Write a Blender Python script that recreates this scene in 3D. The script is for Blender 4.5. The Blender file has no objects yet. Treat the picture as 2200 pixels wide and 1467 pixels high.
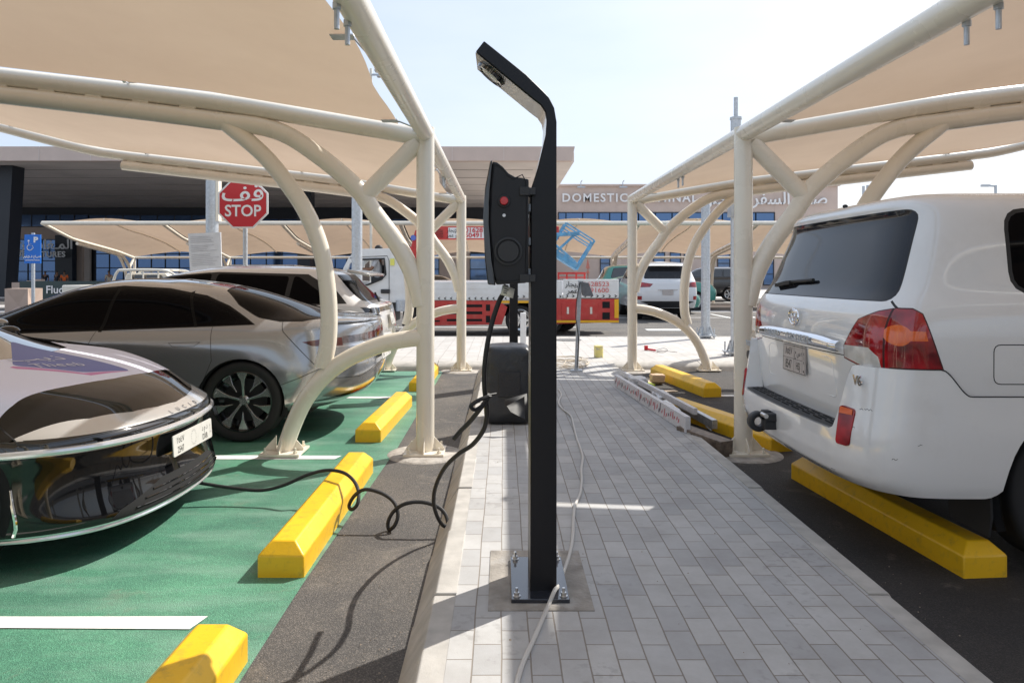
import bpy, bmesh, math, random
from mathutils import Vector, Matrix
from mathutils.bvhtree import BVHTree
random.seed(7)
S=bpy.context.scene; COL=S.collection
F=1560.0; H=1.45
def P(px,py,D): return Vector(((px-1081)*D/F, D, H-(py-590)*D/F))
def G(px,py,z=0.0):
    D=(H-z)*F/(py-590); return P(px,py,D)
V=Vector
# ---------------------------------------------------------------- materials
MATS={}
def mat(name,col,rough=.5,metal=0,noise=None,bump=None,coat=0,spec=None,alpha=None,emit=None,trans=0,ior=None,dirt=None):
    """noise=(scale, dark factor, detail); bump=(scale,strength); dirt=(scale,colour,amount)"""
    if name in MATS: return MATS[name]
    m=bpy.data.materials.new(name); m.use_nodes=True; nt=m.node_tree; N=nt.nodes; L=nt.links
    b=N['Principled BSDF']; c=(*col,1) if len(col)==3 else col
    b.inputs['Base Color'].default_value=c; b.inputs['Roughness'].default_value=rough; b.inputs['Metallic'].default_value=metal
    if coat: b.inputs['Coat Weight'].default_value=coat; b.inputs['Coat Roughness'].default_value=.03
    if spec is not None: b.inputs['Specular IOR Level'].default_value=spec
    if trans: b.inputs['Transmission Weight'].default_value=trans
    if ior: b.inputs['IOR'].default_value=ior
    if emit: b.inputs['Emission Color'].default_value=(*emit[0],1); b.inputs['Emission Strength'].default_value=emit[1]
    tc=N.new('ShaderNodeTexCoord')
    src=None
    if noise:
        n=N.new('ShaderNodeTexNoise'); n.inputs['Scale'].default_value=noise[0]; n.inputs['Detail'].default_value=noise[2] if len(noise)>2 else 5
        L.new(tc.outputs['Object'],n.inputs['Vector'])
        r=N.new('ShaderNodeValToRGB'); r.color_ramp.elements[0].position=.3; r.color_ramp.elements[1].position=.72
        d=noise[1]; r.color_ramp.elements[0].color=(c[0]*d,c[1]*d,c[2]*d,1); r.color_ramp.elements[1].color=(min(1,c[0]*(2-d)),min(1,c[1]*(2-d)),min(1,c[2]*(2-d)),1)
        L.new(n.outputs['Fac'],r.inputs['Fac']); src=r.outputs['Color']
        rr=N.new('ShaderNodeMapRange'); rr.inputs['To Min'].default_value=max(0,rough-.08); rr.inputs['To Max'].default_value=min(1,rough+.1)
        L.new(n.outputs['Fac'],rr.inputs['Value']); L.new(rr.outputs['Result'],b.inputs['Roughness'])
    if dirt:
        n=N.new('ShaderNodeTexNoise'); n.inputs['Scale'].default_value=dirt[0]; n.inputs['Detail'].default_value=7; n.inputs['Roughness'].default_value=.65
        L.new(tc.outputs['Object'],n.inputs['Vector'])
        mr=N.new('ShaderNodeMapRange'); mr.inputs['From Min'].default_value=.52; mr.inputs['From Max'].default_value=.75; mr.inputs['To Max'].default_value=dirt[2]
        L.new(n.outputs['Fac'],mr.inputs['Value'])
        mx=N.new('ShaderNodeMixRGB'); mx.inputs['Color2'].default_value=(*dirt[1],1)
        if src: L.new(src,mx.inputs['Color1'])
        else: mx.inputs['Color1'].default_value=c
        L.new(mr.outputs['Result'],mx.inputs['Fac']); src=mx.outputs['Color']
    if src: L.new(src,b.inputs['Base Color'])
    if bump:
        n=N.new('ShaderNodeTexNoise'); n.inputs['Scale'].default_value=bump[0]; n.inputs['Detail'].default_value=4
        L.new(tc.outputs['Object'],n.inputs['Vector'])
        bp=N.new('ShaderNodeBump'); bp.inputs['Strength'].default_value=bump[1]; bp.inputs['Distance'].default_value=bump[2] if len(bump)>2 else .01
        L.new(n.outputs['Fac'],bp.inputs['Height']); L.new(bp.outputs['Normal'],b.inputs['Normal'])
    MATS[name]=m; return m
# ---------------------------------------------------------------- objects
def link(o,parent=None):
    COL.objects.link(o)
    if parent is not None:
        o.parent=parent
        mw=Matrix.Identity(4)
        if parent.parent is None: mw=parent.matrix_basis.copy()
        o.matrix_parent_inverse=mw.inverted()
    return o
def tag(o,label=None,cat=None,group=None,kind=None):
    if label: o['label']=label
    if cat: o['category']=cat
    if group: o['group']=group
    if kind: o['kind']=kind
    return o
def thing(name,label,cat,loc=(0,0,0),group=None,rz=0):
    o=bpy.data.objects.new(name,None); o.empty_display_size=.1; COL.objects.link(o)
    o.location=loc; o.rotation_euler=(0,0,rz); o.matrix_basis
    return tag(o,label,cat,group)
def dup(root,loc=None,rz=None,label=None,parent=None):
    c=root.copy()
    if parent is None:
        COL.objects.link(c)
        if loc is not None: c.location=loc
        if rz is not None: c.rotation_euler=(0,0,rz)
        if label: c['label']=label
    else:
        inv=root.matrix_parent_inverse.copy(); COL.objects.link(c); c.parent=parent; c.matrix_parent_inverse=inv
    for ch in list(root.children): dup(ch,parent=c)
    return c
def catmull(pts,n=8):
    pts=[V(p) for p in pts]
    if len(pts)<3: return pts
    out=[]
    e=[pts[0]*2-pts[1]]+pts+[pts[-1]*2-pts[-2]]
    for i in range(1,len(e)-2):
        a,b,c,d=e[i-1],e[i],e[i+1],e[i+2]
        for k in range(n):
            t=k/n
            out.append(.5*((2*b)+(c-a)*t+(2*a-5*b+4*c-d)*t*t+(3*b-a-3*c+d)*t**3))
    out.append(pts[-1]); return out
class MB:
    def __init__(s): s.v=[]; s.f=[]; s.mi=[]; s.m=0; s.T=Matrix.Identity(4)
    def add(s,vs,fs):
        k=len(s.v); s.v+= [tuple(s.T@V(p)) for p in vs]; s.f+=[tuple(i+k for i in f) for f in fs]; s.mi+=[s.m]*len(fs); return s
    def box(s,c,d,rz=0,M=None):
        x,y,z=d[0]/2,d[1]/2,d[2]/2; R=M if M else Matrix.Rotation(rz,3,'Z')
        vs=[V(c)+R@V((i*x,j*y,k*z)) for i in(-1,1) for j in(-1,1) for k in(-1,1)]
        return s.add(vs,[(0,1,3,2),(4,6,7,5),(0,4,5,1),(2,3,7,6),(0,2,6,4),(1,5,7,3)])
    def bar(s,a,b,w,h,up=(0,0,1)):
        a=V(a);b=V(b);d=b-a;l=d.length;x=d.normalized();y=V(up).cross(x)
        if y.length<1e-4: y=V((0,1,0)).cross(x)
        y.normalize(); z=x.cross(y)
        R=Matrix((x,y,z)).transposed()
        return s.box((a+b)/2,(l,w,h),M=R)
    def tube(s,pts,r,n=12,cap=True,rs=None):
        pts=[V(p) for p in pts]; k=len(pts); vs=[]; fs=[]
        t0=(pts[1]-pts[0]).normalized(); u=t0.orthogonal().normalized()
        for i,p in enumerate(pts):
            t=(pts[min(i+1,k-1)]-pts[max(i-1,0)]).normalized()
            u=(u-t*u.dot(t)); u=u.normalized() if u.length>1e-6 else t.orthogonal().normalized()
            w=t.cross(u); rr=rs[i] if rs else r
            for j in range(n):
                a=2*math.pi*j/n; vs.append(p+(u*math.cos(a)+w*math.sin(a))*rr)
        for i in range(k-1):
            for j in range(n):
                fs.append((i*n+j,i*n+(j+1)%n,(i+1)*n+(j+1)%n,(i+1)*n+j))
        if cap: fs.append(tuple(range(n-1,-1,-1))); fs.append(tuple(range((k-1)*n,k*n)))
        return s.add(vs,fs)
    def cyl(s,a,b,r,n=20,r2=None): return s.tube([a,b],r,n,rs=[r,r if r2 is None else r2])
    def prism(s,poly,fn0,fn1):
        """poly 2-D; fn0/fn1 map (a,b)->3-D for the two ends"""
        n=len(poly); vs=[fn0(*p) for p in poly]+[fn1(*p) for p in poly]
        fs=[tuple(range(n-1,-1,-1)),tuple(range(n,2*n))]+[(i,(i+1)%n,n+(i+1)%n,n+i) for i in range(n)]
        return s.add(vs,fs)
    def xz(s,poly,y0,y1): return s.prism(poly,lambda a,b:V((a,y0,b)),lambda a,b:V((a,y1,b)))
    def yz(s,poly,x0,x1): return s.prism(poly,lambda a,b:V((x0,a,b)),lambda a,b:V((x1,a,b)))
    def xy(s,poly,z0,z1): return s.prism(poly,lambda a,b:V((a,b,z0)),lambda a,b:V((a,b,z1)))
    def grid(s,fn,nu,nv,close=False):
        vs=[fn(i/nu,j/nv) for i in range(nu+1) for j in range(nv+1)]
        fs=[(i*(nv+1)+j,(i+1)*(nv+1)+j,(i+1)*(nv+1)+j+1,i*(nv+1)+j+1) for i in range(nu) for j in range(nv)]
        return s.add(vs,fs)
    def lathe(s,prof,c,ax=(0,1,0),n=40,arc=2*math.pi):
        ax=V(ax).normalized(); u=ax.orthogonal().normalized(); w=ax.cross(u); c=V(c); k=len(prof); vs=[]; fs=[]
        full=abs(arc-2*math.pi)<1e-6; m=n if full else n+1
        for i in range(m):
            a=arc*i/n
            for r,h in prof: vs.append(c+ax*h+(u*math.cos(a)+w*math.sin(a))*r)
        for i in range(n):
            for j in range(k-1):
                i2=(i+1)%m; fs.append((i*k+j,i2*k+j,i2*k+j+1,i*k+j+1))
        return s.add(vs,fs)
    def sphere(s,c,r,n=16,sc=(1,1,1)):
        c=V(c)
        return s.grid(lambda u,v: c+V((math.sin(math.pi*v)*math.cos(2*math.pi*u)*r*sc[0],math.sin(math.pi*v)*math.sin(2*math.pi*u)*r*sc[1],math.cos(math.pi*v)*r*sc[2])),n,n//2)
    def build(s,name,m,parent=None,angle=35,bevel=0,sub=0,seg=2,solid=0):
        me=bpy.data.meshes.new(name); me.from_pydata(s.v,[],s.f); me.validate()
        bm=bmesh.new(); bm.from_mesh(me); bmesh.ops.remove_doubles(bm,verts=bm.verts,dist=1e-5); bmesh.ops.recalc_face_normals(bm,faces=bm.faces); bm.to_mesh(me); bm.free()
        for mm in (m if isinstance(m,(list,tuple)) else [m]): me.materials.append(mm)
        if isinstance(m,(list,tuple)) and len(me.polygons)==len(s.mi):
            for p,i in zip(me.polygons,s.mi): p.material_index=i
        me.shade_smooth(); me.set_sharp_from_angle(angle=math.radians(angle))
        o=bpy.data.objects.new(name,me); link(o,parent)
        if solid: q=o.modifiers.new('solid','SOLIDIFY'); q.thickness=solid
        if bevel:
            q=o.modifiers.new('bevel','BEVEL'); q.width=bevel; q.segments=seg; q.limit_method='ANGLE'; q.angle_limit=math.radians(40)
            q.harden_normals=False
        if sub: q=o.modifiers.new('sub','SUBSURF'); q.levels=q.render_levels=sub
        return o
def text_mesh(txt,size,off=0,align='CENTER',depth=0,space=1):
    c=bpy.data.curves.new('lettering','FONT'); c.body=txt; c.size=size; c.offset=off*size; c.align_x=align; c.align_y='CENTER'; c.extrude=depth; c.resolution_u=3; c.space_character=space
    o=bpy.data.objects.new('lettering',c); COL.objects.link(o)
    dg=bpy.context.evaluated_depsgraph_get(); me=bpy.data.meshes.new_from_object(o.evaluated_get(dg))
    vs=[v.co.copy() for v in me.vertices]; fs=[tuple(p.vertices) for p in me.polygons]
    bpy.data.objects.remove(o); bpy.data.curves.remove(c); bpy.data.meshes.remove(me)
    return vs,fs
def put_text(mb,txt,size,origin,xd,yd,off=0,align='CENTER',space=1,bvh=None,pd=None,lift=.002,sx=1,depth=0):
    """lay lettering on the plane origin/xd/yd, or project it along pd onto a bvh"""
    vs,fs=text_mesh(txt,size,off,align,depth,space); xd=V(xd).normalized(); yd=V(yd).normalized(); o=V(origin); zd=xd.cross(yd)
    out=[]
    for v in vs:
        p=o+xd*v.x*sx+yd*v.y+zd*v.z
        if bvh:
            h=bvh.ray_cast(p-V(pd)*1.0,V(pd))
            if h[0]: p=h[0]-V(pd)*lift
        out.append(p)
    mb.add(out,fs); return mb
# ---------------------------------------------------------------- camera, light
cd=bpy.data.cameras.new('camera'); cam=bpy.data.objects.new('camera',cd); COL.objects.link(cam); S.camera=cam
cam.location=(0,0,H); cam.rotation_euler=(math.pi/2,0,0)
cd.sensor_width=36; cd.lens=F/2200*36; cd.shift_x=(1100-1081)/2200; cd.shift_y=-(733.5-590)/2200; cd.clip_start=.05; cd.clip_end=2000
SUNV=V((.75,.64,1)).normalized()
sd=bpy.data.lights.new('sun','SUN'); sd.energy=4.5; sd.angle=math.radians(.55); sd.color=(1,.95,.87)
so=bpy.data.objects.new('sun',sd); COL.objects.link(so); so.rotation_euler=SUNV.to_track_quat('Z','Y').to_euler(); so.location=(20,20,30)
w=bpy.data.worlds.new('World'); S.world=w; w.use_nodes=True; nt=w.node_tree
bg=nt.nodes['Background']; sk=nt.nodes.new('ShaderNodeTexSky'); sk.sky_type='NISHITA'; sk.sun_disc=False
sk.sun_elevation=math.asin(SUNV.z); sk.sun_rotation=math.atan2(SUNV.x,SUNV.y); sk.air_density=1.0; sk.dust_density=3.2; sk.ozone_density=1.5
mxs=nt.nodes.new('ShaderNodeMixRGB'); mxs.inputs['Fac'].default_value=.66; nt.links.new(sk.outputs[0],mxs.inputs['Color1']); nt.links.new(mxs.outputs[0],bg.inputs['Color'])
wt=nt.nodes.new('ShaderNodeTexCoord'); wn=nt.nodes.new('ShaderNodeTexNoise'); wn.inputs['Scale'].default_value=2.2; wn.inputs['Detail'].default_value=6; wmp=nt.nodes.new('ShaderNodeMapping'); wmp.inputs['Scale'].default_value=(1,1,3.5)
nt.links.new(wt.outputs['Generated'],wmp.inputs[0]); nt.links.new(wmp.outputs[0],wn.inputs['Vector'])
wr=nt.nodes.new('ShaderNodeValToRGB'); wr.color_ramp.elements[0].position=.35; wr.color_ramp.elements[0].color=(3.9,4.55,5.6,1); wr.color_ramp.elements[1].position=.7; wr.color_ramp.elements[1].color=(4.9,5.3,5.9,1)
nt.links.new(wn.outputs['Fac'],wr.inputs['Fac']); nt.links.new(wr.outputs[0],mxs.inputs['Color2']); bg.inputs['Strength'].default_value=.138
S.view_settings.view_transform='Standard'; S.view_settings.look='None'; S.view_settings.exposure=.50; S.view_settings.gamma=1
# ---------------------------------------------------------------- ground materials
def asphalt(name,base,spk=1.0):
    m=bpy.data.materials.new(name); m.use_nodes=True; N=m.node_tree.nodes; L=m.node_tree.links; b=N['Principled BSDF']; b.inputs['Roughness'].default_value=.85
    tc=N.new('ShaderNodeTexCoord')
    v=N.new('ShaderNodeTexVoronoi'); v.inputs['Scale'].default_value=230; L.new(tc.outputs['Object'],v.inputs['Vector'])
    n=N.new('ShaderNodeTexNoise'); n.inputs['Scale'].default_value=1.1; n.inputs['Detail'].default_value=9; n.inputs['Roughness'].default_value=.62; L.new(tc.outputs['Object'],n.inputs['Vector'])
    hs=N.new('ShaderNodeSeparateColor'); L.new(v.outputs['Color'],hs.inputs['Color'])
    r=N.new('ShaderNodeValToRGB'); e=r.color_ramp.elements; e[0].position=0; e[0].color=(base[0]*.68,base[1]*.68,base[2]*.68,1); e[1].position=1; e[1].color=(base[0]*1.9*spk,base[1]*1.82*spk,base[2]*1.75*spk,1)
    k=e.new(.62); k.color=(base[0]*.9,base[1]*.9,base[2]*.9,1)
    L.new(hs.outputs['Red'],r.inputs['Fac'])
    r2=N.new('ShaderNodeValToRGB'); r2.color_ramp.elements[0].position=.36; r2.color_ramp.elements[0].color=(.75,.75,.77,1); r2.color_ramp.elements[1].position=.68; r2.color_ramp.elements[1].color=(1.35,1.28,1.18,1)
    L.new(n.outputs['Fac'],r2.inputs['Fac'])
    mx=N.new('ShaderNodeMixRGB'); mx.blend_type='MULTIPLY'; mx.inputs['Fac'].default_value=1; L.new(r.outputs['Color'],mx.inputs['Color1']); L.new(r2.outputs['Color'],mx.inputs['Color2']); L.new(mx.outputs['Color'],b.inputs['Base Color'])
    sn=N.new('ShaderNodeTexNoise'); sn.inputs['Scale'].default_value=2.6; sn.inputs['Detail'].default_value=12; sn.inputs['Roughness'].default_value=.75; sn.inputs['Distortion'].default_value=.6; L.new(tc.outputs['Object'],sn.inputs['Vector'])
    sr=N.new('ShaderNodeMapRange'); sr.inputs['From Min'].default_value=.56; sr.inputs['From Max'].default_value=.70; sr.inputs['To Max'].default_value=.45; L.new(sn.outputs['Fac'],sr.inputs['Value'])
    sx=N.new('ShaderNodeMixRGB'); sx.inputs['Color2'].default_value=(.27,.235,.195,1); L.new(sr.outputs[0],sx.inputs['Fac']); L.new(mx.outputs['Color'],sx.inputs['Color1']); L.new(sx.outputs['Color'],b.inputs['Base Color'])
    bp=N.new('ShaderNodeBump'); bp.inputs['Strength'].default_value=.6; bp.inputs['Distance'].default_value=.004; L.new(v.outputs['Distance'],bp.inputs['Height']); L.new(bp.outputs['Normal'],b.inputs['Normal'])
    return m
def pavers(name,c1,c2,mortar,rot=True,bw=.2,bh=.1,off=(0,0),joint=.0035):
    m=bpy.data.materials.new(name); m.use_nodes=True; N=m.node_tree.nodes; L=m.node_tree.links; b=N['Principled BSDF']; b.inputs['Roughness'].default_value=.8
    tc=N.new('ShaderNodeTexCoord'); mp=N.new('ShaderNodeMapping'); mp.inputs['Rotation'].default_value=(0,0,math.pi/2 if rot else 0); mp.inputs['Location'].default_value=(off[0],off[1],0)
    # slight wobble so that courses are not ruler straight
    wn=N.new('ShaderNodeTexNoise'); wn.inputs['Scale'].default_value=1.7; L.new(tc.outputs['Object'],wn.inputs['Vector'])
    ws=N.new('ShaderNodeVectorMath'); ws.operation='MULTIPLY_ADD'; ws.inputs[1].default_value=(.012,.012,0); L.new(wn.outputs['Color'],ws.inputs[0]); L.new(tc.outputs['Object'],ws.inputs[2]); L.new(ws.outputs[0],mp.inputs['Vector'])
    br=N.new('ShaderNodeTexBrick'); L.new(mp.outputs[0],br.inputs['Vector'])
    br.inputs['Scale'].default_value=1; br.inputs['Brick Width'].default_value=bw; br.inputs['Row Height'].default_value=bh; br.inputs['Mortar Size'].default_value=joint; br.inputs['Mortar Smooth'].default_value=.3
    br.inputs['Color1'].default_value=(*c1,1); br.inputs['Color2'].default_value=(*c2,1); br.inputs['Mortar'].default_value=(*mortar,1)
    n=N.new('ShaderNodeTexNoise'); n.inputs['Scale'].default_value=3.5; n.inputs['Detail'].default_value=10; n.inputs['Roughness'].default_value=.7; L.new(tc.outputs['Object'],n.inputs['Vector'])
    r=N.new('ShaderNodeValToRGB'); r.color_ramp.elements[0].position=.3; r.color_ramp.elements[0].color=(.86,.845,.83,1); r.color_ramp.elements[1].position=.62; r.color_ramp.elements[1].color=(1.06,1.06,1.06,1); L.new(n.outputs['Fac'],r.inputs['Fac'])
    mx=N.new('ShaderNodeMixRGB'); mx.blend_type='MULTIPLY'; mx.inputs['Fac'].default_value=1; L.new(br.outputs['Color'],mx.inputs['Color1']); L.new(r.outputs['Color'],mx.inputs['Color2'])
    # scuffs: small dark boot smudges
    n2=N.new('ShaderNodeTexNoise'); n2.inputs['Scale'].default_value=26; n2.inputs['Detail'].default_value=3; L.new(tc.outputs['Object'],n2.inputs['Vector'])
    n3=N.new('ShaderNodeTexNoise'); n3.inputs['Scale'].default_value=2.3; L.new(tc.outputs['Object'],n3.inputs['Vector'])
    ma=N.new('ShaderNodeMath'); ma.operation='MULTIPLY'; L.new(n2.outputs['Fac'],ma.inputs[0]); L.new(n3.outputs['Fac'],ma.inputs[1])
    mr=N.new('ShaderNodeMapRange'); mr.inputs['From Min'].default_value=.34; mr.inputs['From Max'].default_value=.42; mr.inputs['To Max'].default_value=.22; L.new(ma.outputs[0],mr.inputs['Value'])
    m2=N.new('ShaderNodeMixRGB'); m2.inputs['Color2'].default_value=(.13,.12,.11,1); L.new(mr.outputs[0],m2.inputs['Fac']); L.new(mx.outputs[0],m2.inputs['Color1']); L.new(m2.outputs[0],b.inputs['Base Color'])
    g=N.new('ShaderNodeTexNoise'); g.inputs['Scale'].default_value=240; L.new(tc.outputs['Object'],g.inputs['Vector'])
    h=N.new('ShaderNodeMath'); h.operation='MULTIPLY_ADD'; h.inputs[1].default_value=-1; L.new(br.outputs['Fac'],h.inputs[0])
    g2=N.new('ShaderNodeMath'); g2.operation='MULTIPLY'; g2.inputs[1].default_value=.12; L.new(g.outputs['Fac'],g2.inputs[0]); L.new(g2.outputs[0],h.inputs[2])
    bp=N.new('ShaderNodeBump'); bp.inputs['Strength'].default_value=.8; bp.inputs['Distance'].default_value=.006; L.new(h.outputs[0],bp.inputs['Height']); L.new(bp.outputs[0],b.inputs['Normal'])
    return m
M_asph=asphalt('asphalt',(.088,.084,.081)); M_asphd=asphalt('shade_dark_asphalt',(.040,.038,.038),.9); M_road=asphalt('road_asphalt',(.10,.097,.094),.8)  # dark right-bay asphalt has the canopy's shade put into its colour
def greenpaint():
    m=asphalt('green_paint',(.080,.252,.172),.7); N=m.node_tree.nodes; L=m.node_tree.links; b=N['Principled BSDF']; b.inputs['Roughness'].default_value=.5
    src=b.inputs['Base Color'].links[0].from_socket
    tc=N.new('ShaderNodeTexCoord'); mp=N.new('ShaderNodeMapping'); mp.inputs['Scale'].default_value=(.6,2.2,1); L.new(tc.outputs['Object'],mp.inputs[0])
    n=N.new('ShaderNodeTexNoise'); n.inputs['Scale'].default_value=2.2; n.inputs['Detail'].default_value=10; n.inputs['Roughness'].default_value=.65; L.new(mp.outputs[0],n.inputs['Vector'])
    mr=N.new('ShaderNodeMapRange'); mr.inputs['From Min'].default_value=.46; mr.inputs['From Max'].default_value=.72; mr.inputs['To Max'].default_value=.6; L.new(n.outputs['Fac'],mr.inputs['Value'])
    mx=N.new('ShaderNodeMixRGB'); mx.inputs['Color2'].default_value=(.23,.36,.29,1); L.new(mr.outputs[0],mx.inputs['Fac']); L.new(src,mx.inputs['Color1'])
    mp2=N.new('ShaderNodeMapping'); mp2.inputs['Scale'].default_value=(.22,2.6,1); L.new(tc.outputs['Object'],mp2.inputs[0])
    n2=N.new('ShaderNodeTexNoise'); n2.inputs['Scale'].default_value=1.6; n2.inputs['Detail'].default_value=5; L.new(mp2.outputs[0],n2.inputs['Vector'])
    mr2=N.new('ShaderNodeMapRange'); mr2.inputs['From Min'].default_value=.52; mr2.inputs['From Max'].default_value=.70; mr2.inputs['To Max'].default_value=.42; L.new(n2.outputs['Fac'],mr2.inputs['Value'])
    m3=N.new('ShaderNodeMixRGB'); m3.inputs['Color2'].default_value=(.05,.12,.09,1); L.new(mr2.outputs[0],m3.inputs['Fac']); L.new(mx.outputs[0],m3.inputs['Color1']); L.new(m3.outputs[0],b.inputs['Base Color'])
    return m
M_green=greenpaint()
M_pav=pavers('path_pavers',(.362,.362,.365),(.455,.45,.44),(.25,.22,.19),joint=.0028)
M_pav2=pavers('pavement_pavers',(.41,.395,.375),(.46,.44,.42),(.30,.27,.24),rot=True,bw=.4,bh=.2)
M_kerb=mat('kerb_concrete',(.42,.40,.37),.8,noise=(9,.82,8),bump=(160,.25,.004))
M_conc=mat('rough_concrete',(.40,.37,.335),.9,noise=(14,.7,8),bump=(60,.5,.01),dirt=(6,(.2,.15,.11),.6))
M_white=mat('white_line_paint',(.78,.78,.76),.6,noise=(30,.93),dirt=(8,(.45,.45,.43),.5))
M_yellow=mat('yellow_paint',(.80,.47,.012),.38,noise=(5,.94),bump=(70,.2,.004),dirt=(17,(.26,.17,.05),.5))
M_cream=mat('cream_enamel',(.80,.735,.62),.26,noise=(3,.98),dirt=(2.2,(.66,.58,.46),.18),coat=.3)
M_galv=mat('galvanised_steel',(.50,.53,.56),.45,metal=.55,noise=(24,.85,6))
M_steel=mat('bright_steel',(.62,.62,.62),.3,metal=1)
M_black=mat('black_powder_coat',(.008,.008,.010),.36,spec=.3,bump=(700,.06,.001))
M_blackg=mat('gloss_black',(.006,.006,.007),.06,coat=1)
M_rubber=mat('black_rubber',(.016,.016,.017),.62)
M_plas=mat('dark_plastic',(.022,.023,.026),.5,bump=(500,.15,.001))
M_chrome=mat('chrome',(.85,.85,.86),.06,metal=1)
M_red=mat('red_plastic',(.5,.01,.012),.25,coat=.5)
M_ink=mat('black_lettering',(.015,.015,.015),.5)
M_wht=mat('white_lettering',(.8,.8,.8),.5)
M_tank=mat('dark_glass',(.012,.014,.017),.03,coat=1,spec=.8)
# ---------------------------------------------------------------- ground
def sheet(name,poly,z,m,label=None):
    b=MB(); b.add([(x,y,z) for x,y in poly],[tuple(range(len(poly)))]); o=b.build(name,m); tag(o,kind='structure'); return o
sheet('ground',[(-300,-60),(300,-60),(300,500),(-300,500)],-.004,M_asph)
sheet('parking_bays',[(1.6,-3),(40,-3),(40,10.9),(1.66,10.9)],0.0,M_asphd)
sheet('road',[(-120,15.75),(120,15.75),(120,27),(-120,27)],0.0,M_road)
XG=-.93
sheet('green_parking_bays',[(-7.6,-3),(XG,-3),(XG-.01,3.4),(XG+.045,6.1),(XG+.03,10.9),(-7.6,10.9)],0.001,M_green)
b=MB()
for y in (.3,3.02,5.75,8.56):
    L0=-1.28 if y<4 else -1.32
    ys=[.055+.006*math.sin(k*2.1+y) for k in range(9)]
    for k in range(8):
        x0=L0-k*.75; x1=L0-(k+1)*.75; a=.004*math.sin(k*1.7); c=.004*math.sin((k+1)*1.7)
        xo=.03 if k==0 else 0
        b.add([(x0,y-ys[k]+a,.005),(x1,y-ys[k+1]+c,.005),(x1,y+ys[k+1]+c,.005),(x0+xo,y+ys[k]+a,.005)],[(0,1,2,3)])
for y in (3.2,8.7): b.box((5,y,.0),(5,.11,.0105))
for xx in (-.6,):
    pass
b.build('bay_lines',M_white); tag(bpy.data.objects['bay_lines'],kind='structure')
# raised path between the two rows of bays
b=MB(); PZ=.13
b.add([(-.19,-3,PZ),(1.47,-3,PZ),(1.56,10.95,PZ),(-.20,10.95,PZ)],[(0,1,2,3)])
tag(b.build('path',M_pav),kind='structure')
b=MB()
y=-3.0; k=0
while y<10.9:      # battered kerb stones on the left, flush edging on the right
    y1=min(y+.75,10.95); g=.005; dz=.003*math.sin(k*3.3); dx=.004*math.sin(k*5.1)
    b.prism([(-.375+dx,-.01),(-.29+dx,PZ-.012+dz),(-.278+dx,PZ+.001+dz),(-.192,PZ+.002+dz),(-.192,-.01)],lambda a,c:V((a,y+g,c)),lambda a,c:V((a,y1-g,c)))
    xr=1.47+.09*(y+3)/13.95
    b.prism([(xr+.002,-.01),(xr+.002,PZ+.003+dz),(xr+.085,PZ+.002+dz),(xr+.098,PZ-.012),(xr+.10,-.01)],lambda a,c:V((a,y+g,c)),lambda a,c:V((a,y1-g,c)))
    y=y1;k+=1
tag(b.build('kerb',M_kerb,bevel=.004),kind='structure')
# cross pavement
b=MB(); b.box((0,13.4,.05),(120,4.3,.13)); tag(b.build('pavement',M_pav2),kind='structure')
b=MB()
x=-24.0;k=0
while x<26:
    b.yz([(10.96,-.01),(10.99,.055),(11.06,.10),(11.24,.118),(11.25,-.01)],x+.004,x+.996); 
    b.yz([(15.55,-.01),(15.551,.119),(15.68,.118),(15.72,.02),(15.72,-.01)],x+.004,x+.996); x+=1.0
tag(b.build('kerb',M_kerb,bevel=.004),kind='structure')
# ---------------------------------------------------------------- shade canopies
def fabric_mat():
    m=bpy.data.materials.new('canopy_fabric'); m.use_nodes=True; N=m.node_tree.nodes; L=m.node_tree.links; b=N['Principled BSDF']; out=N['Material Output']
    tc=N.new('ShaderNodeTexCoord'); n=N.new('ShaderNodeTexNoise'); n.inputs['Scale'].default_value=1.3; n.inputs['Detail'].default_value=6; L.new(tc.outputs['Object'],n.inputs['Vector'])
    r=N.new('ShaderNodeValToRGB'); r.color_ramp.elements[0].color=(.50,.435,.37,1); r.color_ramp.elements[1].color=(.60,.53,.455,1); r.color_ramp.elements[0].position=.35; r.color_ramp.elements[1].position=.65
    L.new(n.outputs['Fac'],r.inputs['Fac']); L.new(r.outputs[0],b.inputs['Base Color']); b.inputs['Roughness'].default_value=.55
    t=N.new('ShaderNodeBsdfTranslucent'); t.inputs['Color'].default_value=(.66,.48,.34,1)
    mx=N.new('ShaderNodeMixShader'); mx.inputs['Fac'].default_value=.25; L.new(b.outputs[0],mx.inputs[1]); L.new(t.outputs[0],mx.inputs[2]); L.new(mx.outputs[0],out.inputs['Surface'])
    return m
M_fab=fabric_mat()
CH=[(0,2.56),(.85,2.705),(1.73,2.85),(3.44,3.05),(5.03,3.235),(5.67,3.34),(6.95,3.67),(7.6,3.84)]
CC=[(5.1,3.095),(3.44,2.905),(2.4,2.785),(1.73,2.70),(1.22,2.62),(.874,2.42),(.557,2.151),(.41,1.944),(.222,1.687),(.094,1.435),(.03,1.2)]
CB=[(1.62,2.68),(1.32,2.427),(1.108,2.174),(.96,1.944),(.855,1.687),(.802,1.416),(.78,1.14),(.79,.888),(.833,.70)]
CA=[(0,.945),(.222,.918),(.41,.866),(.644,.76),(.833,.613),(.98,.425),(1.085,.195),(1.138,.02)]
def chz(o):
    for (a,za),(b_,zb) in zip(CH,CH[1:]):
        if o<=b_: return za+(zb-za)*(o-a)/(b_-a)
    return CH[-1][1]
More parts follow.
